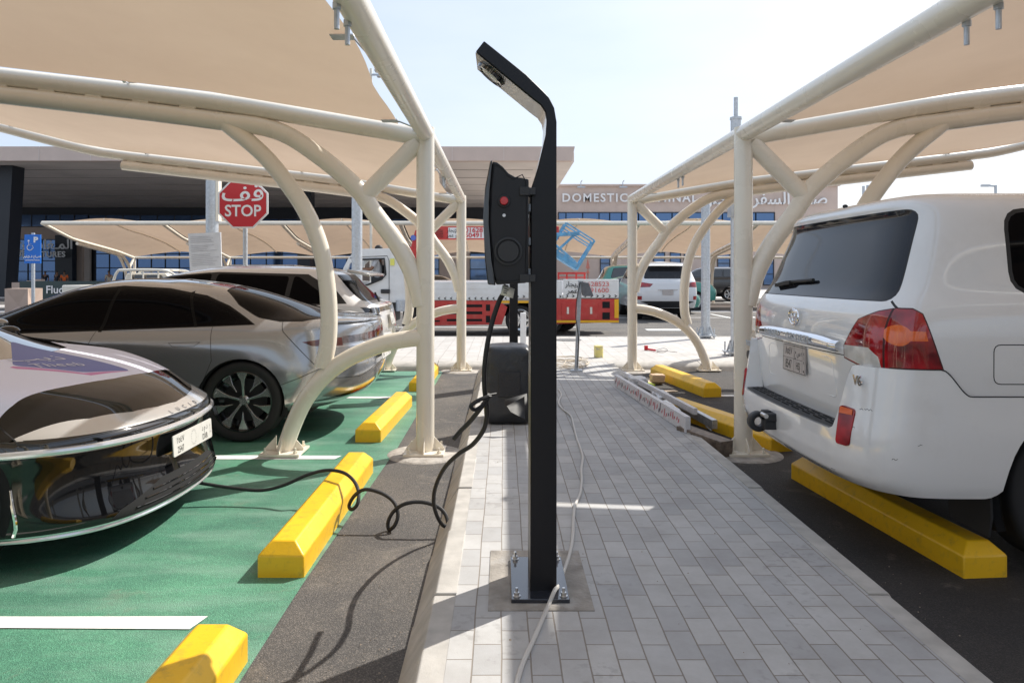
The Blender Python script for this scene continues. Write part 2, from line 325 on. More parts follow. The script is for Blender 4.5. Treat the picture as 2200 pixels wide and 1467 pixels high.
def frame(root,T,detail=True):
    """T maps (offset from the post line, height) to a 3-D point at this frame; sideways unit vector from T(.,.,1)"""
    n=16 if detail else 10; st=6 if detail else 3
    MBs=MB(); MBs.tube([T(0,0),T(0,2.64)],.073,24 if detail else 12); post=MBs.build('post',M_cream,root)
    b=MB(); b.tube(catmull([T(o,z) for o,z in CH],4),.073,n+4)
    if detail:
        for k in range(9):
            o=1.85+k*.38; z=chz(o)-.0725
            b.tube([T(o,z,-.0),T(o+.13,z+.013,-.0)],.035,6)
    b.build('rafter',M_cream,root)
    b=MB(); b.tube(catmull([T(o,z) for o,z in CC],st),.073,n+4); b.build('curved_rib',M_cream,root)
    b=MB(); b.tube(catmull([T(o,z) for o,z in CB],st),.068,n); b.build('curved_rib',M_cream,root)
    b=MB(); b.tube(catmull([T(o,z) for o,z in CA],st),.068,n); b.build('leg',M_cream,root)
    b=MB(); b.tube([T(.06,2.52),T(.50,2.08)],.071,n); b.build('brace',M_cream,root)
    if detail:
        for (o,r) in ((0,0),(1.14,1)):
            b=MB(); c=T(o,0)
            b.box(c+V((0,0,.022)),(.32,.32,.02)); 
            for dx,dy in ((1,0),(-1,0),(0,1),(0,-1)):
                pts=[c+V((dx*.065,dy*.065,.032)),c+V((dx*.155,dy*.155,.032)),c+V((dx*.155,dy*.155,.05)),c+V((dx*.065,dy*.065,.15))]
                off=V((dy,dx,0))*.005
                b.add([p+off for p in pts]+[p-off for p in pts],[(0,1,2,3),(7,6,5,4),(0,4,5,1),(1,5,6,2),(2,6,7,3),(3,7,4,0)])
            bp=b.build('base_plate',M_cream,root,bevel=.002)
            for sx in(-1,1):
                for sy in(-1,1):
                    q=MB(); p=c+V((sx*.12,sy*.12,.032)); q.cyl(p,p+V((0,0,.016)),.019,6); q.cyl(p,p+V((0,0,.045)),.009,8); q.build('bolt',M_cream,bp)
            q=MB(); q.lathe([(0.0,.013),(.27,.013),(.30,.006),(.32,-.01)],c,(0,0,1),28)
            if r==0: q.build('footing',M_conc,root)
def bay(root,T0,T1,sag=.24,nu=22,nv=34,off=.2,om=7.45,pw=1.0):
    """fabric panel between two frames; T0/T1 map (o,z)"""
    b=MB()
    def fn(u,v):
        o0=off+.05*(1-abs(math.cos(u*math.pi*3)))
        o=o0+(om-o0)*v
        e=.024
        uu=e+(1-2*e)*u
        bul=math.sin(math.pi*uu)**pw*sag*(.35+.65*math.sin(math.pi*(.12+.8*v)))
        z=chz(o)+.038+bul
        p=T0(o,z)*(1-uu)+T1(o,z)*uu
        return p
    b.grid(fn,nu,nv)
    o=b.build('fabric',M_fab,root,angle=180)
    if pw>1: q=MB(); q.tube([fn(.5,k/14)-V((0,0,.03)) for k in range(15)],.03,6); q.build('arch_rib',M_cream,root)
    return fn
def clamp(root,p,q,sc=1):
    """clamp plate at p on the fabric, cleat at q on the beam, rod between"""
    b=MB(); d=(q-p); b.cyl(p,q,.007*sc,6); b.sphere(p,.014*sc,8); b.box(q,(.05*sc,.05*sc,.05*sc)); b.build('cable_clamp',M_steel,root)
def big_canopy(X0,sgn,ys,label):
    root=thing('shade_canopy',label,'canopy',(X0,ys[2],0))
    Ts=[]
    for y in ys:
        T=(lambda yy: lambda o,z,s=0: V((X0+sgn*o,yy+s,z)))(y); Ts.append(T); frame(root,T)
    for T0,T1 in zip(Ts,Ts[1:]):
        fn=bay(root,T0,T1)
        # edge beams
        for o,r in ((0,.068),(7.6,.06)):
            b=MB(); z=CH[0][1]+.03 if o==0 else CH[-1][1]
            b.tube([T0(o,z),T1(o,z)],r,20); e=b.build('edge_beam',M_cream,root)
            if o==0:
                L=T1(0,0).y-T0(0,0).y
                # splice with two hanging bolts
                ym=T0(0,0).y+L*.44
                for dy in (-.10,.10):
                    c=V((X0+sgn*.035,ym+dy,z-.055)); q=MB(); q.cyl(c,c+V((0,0,-.026)),.019,6); q.cyl(c,c+V((0,0,-.105)),.011,10); q.build('bolt',M_galv,e)
        for u in (.02,.33,.64,.98):
            f=fn(u,0); q=V((X0+sgn*.05,f.y,CH[0][1]+.03)); clamp(root,f,q)
            m=MB(); m.box(f+V((sgn*.05,0,-.006)),(.13,.09,.006)); m.build('clamp_plate',M_galv,root)
        for v in (.3,.62,.9):
            for u,T in ((0,T0),(1,T1)):
                f=fn(u,v); o=abs(f.x-X0); clamp(root,f,V((f.x,T(0,0).y,chz(o)+.06)))
    return root
YS=[-4.4,.74,5.88,10.94]
big_canopy(-.63,-1,YS,'cream shade canopy with tan fabric over the green bays, sheltering the electric saloons')
big_canopy(1.945,1,YS,'cream steel shade canopy with tan fabric standing over the white off-road wagon')
# far row across the road
FR=thing('shade_canopy','long low row of cream shade canopies across the road, behind the flatbed truck','canopy',(-19.3,38,0))
FT=[]
for k in range(13):
    xk=-19.3+5.0*k
    T=(lambda xx: lambda o,z,s=0: V((xx+s,38-o,z-.24)))(xk); FT.append(T); frame(FR,T,False)
for k in range(12):
    T0,T1=FT[k],FT[k+1]; bay(FR,T0,T1,sag=.42,nu=16,nv=14,pw=1.7)
for o,r in ((0,.065),(7.6,.09)):
    b=MB(); z=CH[0][1]+.02 if o==0 else CH[-1][1]; b.tube([FT[0](o,z),FT[-1](o,z)],r,14); b.build('edge_beam',M_cream,FR)
# ---------------------------------------------------------------- wheel stops
def wheel_stop_mesh(L,name='wheel_stop'):
    b=MB(); w=.112; wt=.055; h1=.105; h2=.163; e=.05
    vs=[]
    for y,z,x in ((0,0,w),(0,h1,w),(e,h2,wt)): vs+=[(-x,y,z),(x,y,z)]
    for y,z,x in ((L,0,w),(L,h1,w),(L-e,h2,wt)): vs+=[(-x,y,z),(x,y,z)]
    fs=[(0,1,3,2),(2,3,5,4),(6,8,9,7),(8,10,11,9),(0,2,8,6),(1,7,9,3),(2,4,10,8),(3,9,11,5),(4,5,11,10)]
    return b.add(vs,fs)
gstop='yellow concrete wheel stops at the heads of the bays'
def stop(L,x,y,rz,label,ch=()):
    o=wheel_stop_mesh(L).build('wheel_stop',M_yellow,bevel=.007,angle=20); o.location=(x,y,0); o.rotation_euler=(0,0,rz)
    tag(o,label,'wheel stop',gstop)
stop(1.85,-1.065,3.475,0,'yellow wheel stop with the black cable looped over it')
stop(1.8,-1.07,.93,.0,'yellow wheel stop in the bottom left corner, next to the short white bay line end')
stop(1.75,-1.17,6.28,-.03,'yellow wheel stop on green paint just behind the curved rear of the silver sedan')
stop(1.7,-1.06,9.02,0,'farthest yellow wheel stop on the green paint, half hidden behind the cream post')
stop(1.72,2.31,3.475,.085,'yellow wheel stop in shadow directly under the rear bumper of the white off-road wagon')
stop(1.8,2.29,5.95,.28,'yellow wheel stop behind the right-hand cream post, running under the tow hitch')
stop(1.85,2.48,8.6,.14,'sunlit yellow wheel stop in the empty bay, beyond the wrapped steel profiles')
# ---------------------------------------------------------------- charging stations
def ch_pt(px,py,D=2.99): p=P(px,py,D); return (p.x,p.z)
def charging_post(label):
    root=thing('charging_station',label,'charging station',(.165,2.99,PZ))
    y0,y1=2.99,3.255
    out=[ch_pt(*q) for q in ((1196,1277),(1196,262),(1191,232),(1180,210),(1168,197),(1130,160),(1040,88))]
    inn=[ch_pt(*q) for q in ((1022,111),(1146,213),(1162,225),(1172,240),(1175,258),(1173,289),(1156,360),(1141,405),(1139,1277))]
    o2=[V((a,0,c)) for a,c in out]; i2=[V((a,0,c)) for a,c in inn]
    b=MB(); b.xz([(p.x,p.z) for p in o2+i2],y0,y1); b.build('post',M_black,root,bevel=.004,angle=20)
    # steel lined underside with lamp
    a=V((*[ch_pt(1022,111)[0]],0,ch_pt(1022,111)[1])); c=V((ch_pt(1146,213)[0],0,ch_pt(1146,213)[1])); d=(c-a).normalized(); nrm=V((-d.z,0,d.x)); nrm=-nrm if nrm.z>0 else nrm
    st=mat('brushed_steel_lining',(.55,.54,.52),.22,metal=1,noise=(90,.8))
    b=MB(); off=nrm*.0025
    seq=[V((q[0],0,q[1])) for q in inn[:8]]
    for p,q in zip(seq,seq[1:]):
        b.add([V((p.x,y0+.006,p.z))+off,V((q.x,y0+.006,q.z))+off,V((q.x,y1-.006,q.z))+off,V((p.x,y1-.006,p.z))+off],[(0,1,2,3)])
    b.build('inner_lining',st,root)
    m=a+d*.085+nrm*.004; cc=V((m.x,(y0+y1)/2,m.z))
    b=MB(); b.lathe([(0,.012),(.04,.012),(.047,.008),(.05,0)],cc,nrm,32); b.build('lamp_lens',mat('lamp_lens',(.75,.72,.66),.15,coat=1),root)
    b=MB(); b.lathe([(.05,0),(.052,.012),(.068,.014),(.072,0)],cc,nrm,32); b.build('lamp_ring',M_blackg,root)
    # base plate + bolts
    b=MB(); b.box((.15,3.13,PZ+.012),(.235,.44,.016)); bp=b.build('base_plate',mat('black_gloss_plate',(.02,.022,.03),.15,coat=.6),root,bevel=.002)
    for sx in(-1,1):
        for sy in(-1,1):
            p=V((.15+sx*.095,3.13+sy*.19,PZ+.02)); q=MB(); q.cyl(p,p+V((0,0,.003)),.016,16); q.cyl(p+V((0,0,.003)),p+V((0,0,.016)),.0115,6); q.cyl(p,p+V((0,0,.034)),.006,10); q.build('bolt',M_steel,bp)
    # housing
    hp=[ch_pt(*q,D=2.97) for q in ((1058,347),(1068,349),(1080,358),(1092,372),(1106,380),(1136,385),(1136,575),(1131,608),(1066,612),(1056,560),(1050,480),(1052,410))]
    b=MB(); b.xz(hp,2.97,3.27); h=b.build('charger_housing',mat('charger_black',(.012,.0125,.015),.42,spec=.35,bump=(600,.1,.001)),root,bevel=.006,angle=25,seg=3)
    # raised flange line round the side face
    cx=sum(p[0] for p in hp)/len(hp); cz=sum(p[1] for p in hp)/len(hp)
    ring=[V((cx+(p[0]-cx)*.87,2.9695,cz+(p[1]-cz)*.93)) for p in hp]; b=MB(); b.tube(catmull(ring+[ring[0]],3),.0024,6,cap=False); b.build('seam',M_black,h)
    fp=[ch_pt(*q,D=2.97) for q in ((1053,348),(1058,345),(1052,410),(1050,480),(1056,560),(1065,613),(1048,611),(1042,560),(1038,470),(1042,405))]
    b=MB(); b.xz(fp,2.955,3.285); b.build('front_cover',M_blackg,root,bevel=.005,seg=3,angle=40)
    c=P(1083,433,2.968); b=MB(); b.lathe([(.0,-.001),(.026,-.001),(.024,-.006),(.018,-.006)],c,(0,1,0),28); b.build('button_collar',M_plas,h)
    b=MB(); b.lathe([(.012,-.004),(.012,-.016),(.0165,-.018),(.0175,-.026),(.015,-.031),(0,-.032)],c,(0,1,0),28); b.build('stop_button',M_red,root)
    c=P(1083,463,2.968); b=MB(); b.lathe([(.0065,0),(.0065,-.004),(.004,-.004),(.003,0),(0,0)],c,(0,1,0),20); b.build('lock',M_steel,h)
    c=P(1092,540,2.968)
    b=MB(); b.lathe([(.058,0),(.057,-.007),(.050,-.008),(.049,0)],c,(0,1,0),48); b.lathe([(.045,0),(.043,-.004),(0,-.004)],c,(0,1,0),48); b.build('cable_socket',M_plas,root)
    for yy in (411,598):
        p=P(1127,yy,2.965); b=MB(); b.box(p,(.04,.012,.034)); b.box(p+V((.03,.05,0)),(.03,.1,.03)); br=b.build('bracket',M_plas,root,bevel=.002); q=MB(); q.cyl(p+V((0,-.006,0)),p+V((0,-.0085,0)),.006,6); q.build('screw',M_plas,br)
    b=MB()
    for yy in (450,520,585): p=P(1139,yy,3.1); b.box(p,(.02,.16,.03))
    b.build('mount',M_galv,root)
    return root
cs=charging_post('black angled-arm charging post with wall box and red stop button, standing nearest the camera')
c2=dup(cs,(cs.location.x-.03,9.35,PZ),label='black charging post farther back on the path, mostly hidden behind the nearest one')
# padded cover over a waiting unit
def soft(name,c,d,m,root=None,amp=.02,sub=2,seed=1,taper=1.0):
    """soft rectangular bag: subdivided box with rounded corners and wrinkles"""
    bm=bmesh.new(); bmesh.ops.create_cube(bm,size=1); bmesh.ops.subdivide_edges(bm,edges=bm.edges,cuts=11,use_grid_fill=True)
    rnd=random.Random(seed); ph=[rnd.uniform(0,6) for _ in range(9)]
    for v in bm.verts:
        p=v.co*2; q=V((p.x,p.y,p.z)); 
        n=V((q.x*abs(q.x)**6,q.y*abs(q.y)**6,q.z*abs(q.z)**6)); k=(abs(q.x)**9+abs(q.y)**9+abs(q.z)**9)**(1/9)
        q=q/ k if k>0 else q
        wob=amp*(math.sin(q.x*5+ph[0]+q.z*3)*math.sin(q.y*6+ph[1])+.6*math.sin(q.z*11+q.x*4+ph[2])*math.sin(q.x*9+ph[3])+.4*math.sin(q.y*17+q.z*13+ph[4]))
        t=1+(taper-1)*(q.z*.5+.5)
        v.co=V((c[0]+q.x*d[0]/2*t*(1+wob),c[1]+q.y*d[1]/2*t*(1+wob),c[2]+q.z*d[2]/2*(1+wob*.4)))
    me=bpy.data.meshes.new(name); bm.to_mesh(me); bm.free(); me.materials.append(m); me.shade_smooth(); o=bpy.data.objects.new(name,me); link(o,root)
    q=o.modifiers.new('s','SUBSURF'); q.levels=q.render_levels=1
    return o
M_pad=mat('black_padded_vinyl',(.020,.021,.024),.33,noise=(6,.85),bump=(9,.45,.03))
cv=thing('padded_cover','tall black quilted vinyl cover standing on the path behind the nearest charging post','cover',(.03,6.55,PZ))
soft('cover',(.045,6.6,PZ+.345),(.44,.50,.69),M_pad,cv,amp=.014,taper=.93,seed=4)
b=MB(); b.box((.055,6.345,PZ+.36),(.19,.012,.22)); b.build('pocket',mat('black_mesh_pocket',(.02,.02,.023),.6,bump=(60,.5,.01)),cv,bevel=.006)
b=MB(); b.add([P(1085,858,6.1),P(1132,845,6.12),P(1134,905,6.0),P(1096,885,5.98),P(1086,870,6.05)],[(0,1,2,3,4)]); b.build('loose_flap',M_rubber,cv,solid=.006)
# ---------------------------------------------------------------- car-body tools
def interp(xs,ys,x):
    if x<=xs[0]: return ys[0]
    for i in range(1,len(xs)):
        if x<=xs[i]:
            t=(x-xs[i-1])/(xs[i]-xs[i-1]); return ys[i-1]+(ys[i]-ys[i-1])*t
    return ys[-1]
def body_from_rows(rows,crown=.02,levels=3,creases=()):
    """rows: list (bottom to top) of half rings [(x,y,z)...] from rear centre (y=0) round the +y side to front centre (y=0)."""
    n=len(rows[0]); bm=bmesh.new(); R=[]
    for r in rows:
        pos=[bm.verts.new(p) for p in r]; neg=[None]*n
        for i in range(n): neg[i]=pos[i] if i in (0,n-1) else bm.verts.new((r[i][0],-r[i][1],r[i][2]))
        R.append((pos,neg))
    for (p,q),(p2,q2) in zip(R,R[1:]):
        for i in range(n-1):
            bm.faces.new((p[i],p[i+1],p2[i+1],p2[i])); bm.faces.new((q[i+1],q[i],q2[i],q2[i+1]))
    p,q=R[-1]; c=[p[0]]+[bm.verts.new(((p[i].co.x+q[i].co.x)/2,0,p[i].co.z+crown)) for i in range(1,n-1)]+[p[-1]]
    for i in range(n-1):
        for s,flip in ((p,False),(q,True)):
            vs=[s[i],s[i+1],c[i+1],c[i]]
            u=[]
            for v in vs:
                if v not in u: u.append(v)
            if flip: u=u[::-1]
            bm.faces.new(u)
    cl=bm.edges.layers.float.new('crease_edge')
    for ri,val in creases:
        for s in R[ri]:
            for i in range(n-1):
                e=bm.edges.get((s[i],s[i+1]))
                if e: e[cl]=val
    me=bpy.data.meshes.new('tmp'); bm.to_mesh(me); bm.free()
    o=bpy.data.objects.new('tmp',me); COL.objects.link(o); m=o.modifiers.new('s','SUBSURF'); m.levels=m.render_levels=levels
    dg=bpy.context.evaluated_depsgraph_get(); m2=bpy.data.meshes.new_from_object(o.evaluated_get(dg)); bpy.data.objects.remove(o)
    bm=bmesh.new(); bm.from_mesh(m2); bmesh.ops.recalc_face_normals(bm,faces=bm.faces); bm.normal_update(); bpy.data.meshes.remove(m2)
    return bm
def pip(poly,x,y):
    c=False; j=len(poly)-1
    for i in range(len(poly)):
        xi,yi=poly[i]; xj,yj=poly[j]
        if (yi>y)!=(yj>y) and x<(xj-xi)*(y-yi)/(yj-yi)+xi: c=not c
        j=i
    return c
def smoothpoly(pts,n=4):
    q=[V((a,b,0)) for a,b in pts]; k=len(q); out=[]
    for i in range(k):
        a,b,c,d=q[i-1],q[i],q[(i+1)%k],q[(i+2)%k]
        for s in range(n):
            t=s/n; p=.5*((2*b)+(c-a)*t+(2*a-5*b+4*c-d)*t*t+(3*b-a-3*c+d)*t**3); out.append((p.x,p.y))
    return out
def roundpoly(pts,r,n=4):
    """round the corners of a polygon"""
    out=[]; k=len(pts)
    for i in range(k):
        p=V((*pts[i],0)); a=V((*pts[i-1],0)); b=V((*pts[(i+1)%k],0)); u=(a-p); w=(b-p); rr=min(r,u.length*.45,w.length*.45); u.normalize(); w.normalize()
        p0=p+u*rr; p1=p+w*rr
        for s in range(n+1):
            t=s/n; q=p0*(1-t)**2+p*2*t*(1-t)+p1*t*t; out.append((q.x,q.y))
    return out
def offset(pts,d):
    k=len(pts); A=sum(pts[i-1][0]*pts[i][1]-pts[i][0]*pts[i-1][1] for i in range(k)); sg=1 if A>0 else -1; out=[]
    for i in range(k):
        a=V(pts[i-1]);b=V(pts[i]);c=V(pts[(i+1)%k]); e1=(b-a); e2=(c-b)
        if e1.length<1e-6: e1=e2
        if e2.length<1e-6: e2=e1
        n1=V((e1.y,-e1.x)).normalized(); n2=V((e2.y,-e2.x)).normalized(); n=(n1+n2); 
        if n.length<1e-3: n=n1
        n.normalize(); k2=1/max(.5,n.dot(n1)); p=b+n*d*sg*k2; out.append((p.x,p.y))
    return out
class Body:
    AX={'y':(0,2),'x':(1,2),'z':(0,1)}
    def __init__(s,bm):
        s.bm=bm; s.tag=bm.faces.layers.int.new('tag'); s.names={0:'body'}; s.k=0
        bm.verts.ensure_lookup_table(); me=bpy.data.meshes.new('t'); bm.to_mesh(me)
        s.rv=[v.co.copy() for v in bm.verts]; s.rn=[v.normal.copy() for v in bm.verts]
        bm.verts.index_update(); s.rf=[[v.index for v in f.verts] for f in bm.faces]
        s.bvh=BVHTree.FromPolygons(s.rv,s.rf); bpy.data.meshes.remove(me)
    def cut(s,poly,ax,name,cond,over=None):
        """cut poly (2-D in the projection along ax) into faces satisfying cond(centre, normal); returns nothing, tags the faces inside"""
        i,j=s.AX[ax]; bm=s.bm
        if name not in s.names.values(): s.k+=1; s.names[s.k]=name
        t=[k for k,v in s.names.items() if v==name][0]
        bx0=min(p[0] for p in poly)-.03;bx1=max(p[0] for p in poly)+.03;by0=min(p[1] for p in poly)-.03;by1=max(p[1] for p in poly)+.03
        cand=[f for f in bm.faces if cond(f.calc_center_median(),f.normal)]
        cand=[f for f in cand if not(max(v.co[i] for v in f.verts)<bx0 or min(v.co[i] for v in f.verts)>bx1 or max(v.co[j] for v in f.verts)<by0 or min(v.co[j] for v in f.verts)>by1)]
        live=set(cand)
        for a,b in zip(poly,poly[1:]+poly[:1]):
            dx,dy=b[0]-a[0],b[1]-a[1]
            if abs(dx)+abs(dy)<1e-6: continue
            x0,x1=min(a[0],b[0])-.002,max(a[0],b[0])+.002; y0,y1=min(a[1],b[1])-.002,max(a[1],b[1])+.002
            fs=[f for f in live if f.is_valid and not(max(v.co[i] for v in f.verts)<x0 or min(v.co[i] for v in f.verts)>x1 or max(v.co[j] for v in f.verts)<y0 or min(v.co[j] for v in f.verts)>y1)]
            if not fs: continue
            co=V((0,0,0)); co[i]=a[0]; co[j]=a[1]; no=V((0,0,0)); no[i]=-dy; no[j]=dx
            es={e for f in fs for e in f.edges}; vs={v for f in fs for v in f.verts}
            r=bmesh.ops.bisect_plane(bm,geom=list(fs)+list(es)+list(vs),plane_co=co,plane_no=no.normalized(),dist=1e-6)
            for g in r['geom']:
                if isinstance(g,bmesh.types.BMFace): live.add(g)
            live={f for f in live if f.is_valid}
            for e in [g for g in r['geom_cut'] if isinstance(g,bmesh.types.BMEdge)]:
                for f in e.link_faces: live.add(f)
        for f in live:
            if f.is_valid:
                c=f.calc_center_median()
                if cond(c,f.normal) and pip(poly,c[i],c[j]): f[s.tag]=t
    def line(s,pts,ax,w,name,cond):
        for a,b in zip(pts,pts[1:]):
            a=V(a);b=V(b);d=(b-a)
            if d.length<1e-6: continue
            d.normalize(); n=V((-d.y,d.x))*w/2; a=a-d*w*.3; b=b+d*w*.3
            s.cut([tuple(a+n),tuple(b+n),tuple(b-n),tuple(a-n)],ax,name,cond)
    def finish(s,root,mats,delete=('hole',),lift={},sub={}):
        """separate by tag into objects under root"""
        bm=s.bm; inv=s.names; dele=[f for f in bm.faces if inv[f[s.tag]] in delete]
        # arch lips: give hole rims a return flange
        if dele: bmesh.ops.delete(bm,geom=dele,context='FACES')
        objs={}; merge=('body','panel_gap','window_trim','lamp_seal')
        bm.faces.index_update(); groups=[]
        fs=[f for f in bm.faces if inv[f[s.tag]] in merge]; groups.append(('body',fs))
        for t,name in inv.items():
            if name in delete or name in merge: continue
            left={f for f in bm.faces if f[s.tag]==t}
            while left:
                st=[left.pop()]; comp=[]
                while st:
                    f=st.pop(); comp.append(f)
                    for v in f.verts:
                        for g in v.link_faces:
                            if g in left: left.discard(g); st.append(g)
                if sum(f.calc_area() for f in comp)>4e-4: groups.append((name,comp))
        ml=[m for m in merge if m in mats or m=='body']
        for name,fs in groups:
            idx={}; vs=[]; ff=[]; nn=[]; mi=[]
            for f in fs:
                q=[]
                for v in f.verts:
                    if v not in idx: idx[v]=len(vs); vs.append(v.co.copy())
                    q.append(idx[v])
                ff.append(q); mi.append(ml.index(inv[f[s.tag]]) if name=='body' else 0)
            L=lift.get(name,0)
            for k2,v in enumerate(vs):
                h=s.bvh.find_nearest(v); f=s.rf[h[2]]; n=V((0,0,0))
                for vi in f: n+=s.rn[vi]/((s.rv[vi]-v).length+1e-5)
                n.normalize(); nn.append(n)
                if L: vs[k2]=v+n*L
            me=bpy.data.meshes.new(name); me.from_pydata([tuple(v) for v in vs],[],ff)
            for mm in ([mats[m] for m in ml] if name=='body' else [mats[name]]): me.materials.append(mm)
            me.polygons.foreach_set('material_index',mi); me.shade_smooth()
            me.normals_split_custom_set_from_vertices([tuple(n) for n in nn])
            o=bpy.data.objects.new(name,me); objs[name]=o; link(o,root)
        return objs
def circ(cx,cz,r,n=40,a0=0,a1=2*math.pi): return [(cx+r*math.cos(a0+(a1-a0)*i/n),cz+r*math.sin(a0+(a1-a0)*i/n)) for i in range(n)]
def arch_liner(root,cx,cz,r,yo,depth,side,m):
    b=MB()
    n=28; vs=[];fs=[]
    for i in range(n+1):
        a=math.pi*(-.12+1.24*i/n)
        for rr,yy in ((r,yo),(r-.012,yo-.03),(r+.02,yo-.05),(r+.03,yo-depth)): vs.append((cx+rr*math.cos(a),side*yy,cz+rr*math.sin(a)))
    for i in range(n):
        for j in range(3): fs.append((i*4+j,(i+1)*4+j,(i+1)*4+j+1,i*4+j+1))
    b.add(vs,fs); return b.build('arch_liner',m,root)
M_tyre=mat('tyre',(.014,.014,.015),.7,bump=(120,.1,.002)); M_liner=mat('liner',(.008,.008,.009),.9)
M_alloy=mat('alloy_silver',(.58,.59,.60),.22,metal=.9,coat=.4); M_alloyb=mat('alloy_black',(.012,.013,.014),.2,coat=.7)
def wheel(root,c,r,side,style='aero',wd=.235):
    """c=hub centre (outer face plane y = c.y + side*wd/2)"""
    yo=c[1]; s=side; rim=r*.745
    prof=[(rim*.98,-.02),(rim,.0),(rim+.012,.004),(rim+.03,.012),(r*.93,.016),(r*.975,.006),(r*.995,-.02),(r,-.05),(r,-wd+.05),(r*.97,-wd),(rim,-wd+.01)]
    b=MB(); b.lathe([(a,h*s) for a,h in prof],c,(0,1,0),56); ty=b.build('wheel',M_tyre,root,angle=50)
    # tread grooves/ring lettering: a raised bead
    b=MB(); b.lathe([(rim*.99,s*-.016),(rim*1.0,s*.004),(rim*.965,s*.006),(rim*.94,s*-.02),(rim*.92,s*-.12),(rim*.5,s*-.15),(0,s*-.15)],c,(0,1,0),48)
    rimo=b.build('rim',M_alloyb if style=='aero' else M_alloy,ty,angle=40)
    b=MB()
    k=10 if style=='aero' else 6
    if style=='aero':
        for i in range(5):
            a0=2*math.pi*i/5+.32
            for (da,wi,wo,sh,ri,ro,d) in ((0,.018,.062,.0,.05,.965,.0),):
                # broad machined blade: narrow at the hub, wide at the rim
                pts=[(.14,-.035),(.50,-.045),(.70,-.075),(.95,-.20),(.972,-.02),(.955,.15),(.70,.06),(.50,.035),(.14,.035)]
                P2=[]
                for q,t in pts: P2.append((q*rim*math.cos(a0)-t*math.sin(a0)*rim*1.0,q*rim*math.sin(a0)+t*rim*math.cos(a0)))
                b.prism(P2,lambda x,z:V((c[0]+x,c[1]+s*(-.012-.03*(1-min(1,math.hypot(x,z)/rim))),c[2]+z)),lambda x,z:V((c[0]+x,c[1]-s*.05,c[2]+z)))
            a1=a0+2*math.pi/10
            pts=[(.36,-.008),(.60,-.03),(.93,-.17),(.972,-.02),(.955,.15),(.62,.04),(.36,.012)]
            P2=[(q*rim*math.cos(a1)-t*math.sin(a1)*rim,q*rim*math.sin(a1)+t*rim*math.cos(a1)) for q,t in pts]
            b.prism(P2,lambda x,z:V((c[0]+x,c[1]-s*.03,c[2]+z)),lambda x,z:V((c[0]+x,c[1]-s*.06,c[2]+z)))
    else:
        for i in range(k):
            a0=2*math.pi*i/k
            P2=[(q*rim*math.cos(a0)-t*math.sin(a0)*rim,q*rim*math.sin(a0)+t*rim*math.cos(a0)) for q,t in [(.15,-.1),(.95,-.13),(.95,.13),(.15,.1)]]
            b.prism(P2,lambda x,z:V((c[0]+x,c[1]-s*.015,c[2]+z)),lambda x,z:V((c[0]+x,c[1]-s*.05,c[2]+z)))
    b.build('spokes',M_alloy,ty,bevel=.002)
    b=MB(); b.lathe([(.0,s*-.028),(.03,s*-.028),(.036,s*-.036),(.05,s*-.05)],c,(0,1,0),28); b.build('hub_cap',M_alloy,ty)
    b=MB(); b.lathe([(.03,s*-.10),(rim*.72,s*-.10),(rim*.72,s*-.115),(.03,s*-.115)],c,(0,1,0),40); b.build('brake_disc',mat('disc_iron',(.035,.035,.037),.5,metal=.6),ty)
    return ty
def paint(name,col,metal=0,rough=.22,flake=0,dirt=None):
    m=mat(name,col,rough,metal=metal,coat=1,dirt=dirt); m.node_tree.nodes['Principled BSDF'].inputs['Coat Roughness'].default_value=.02
    return m
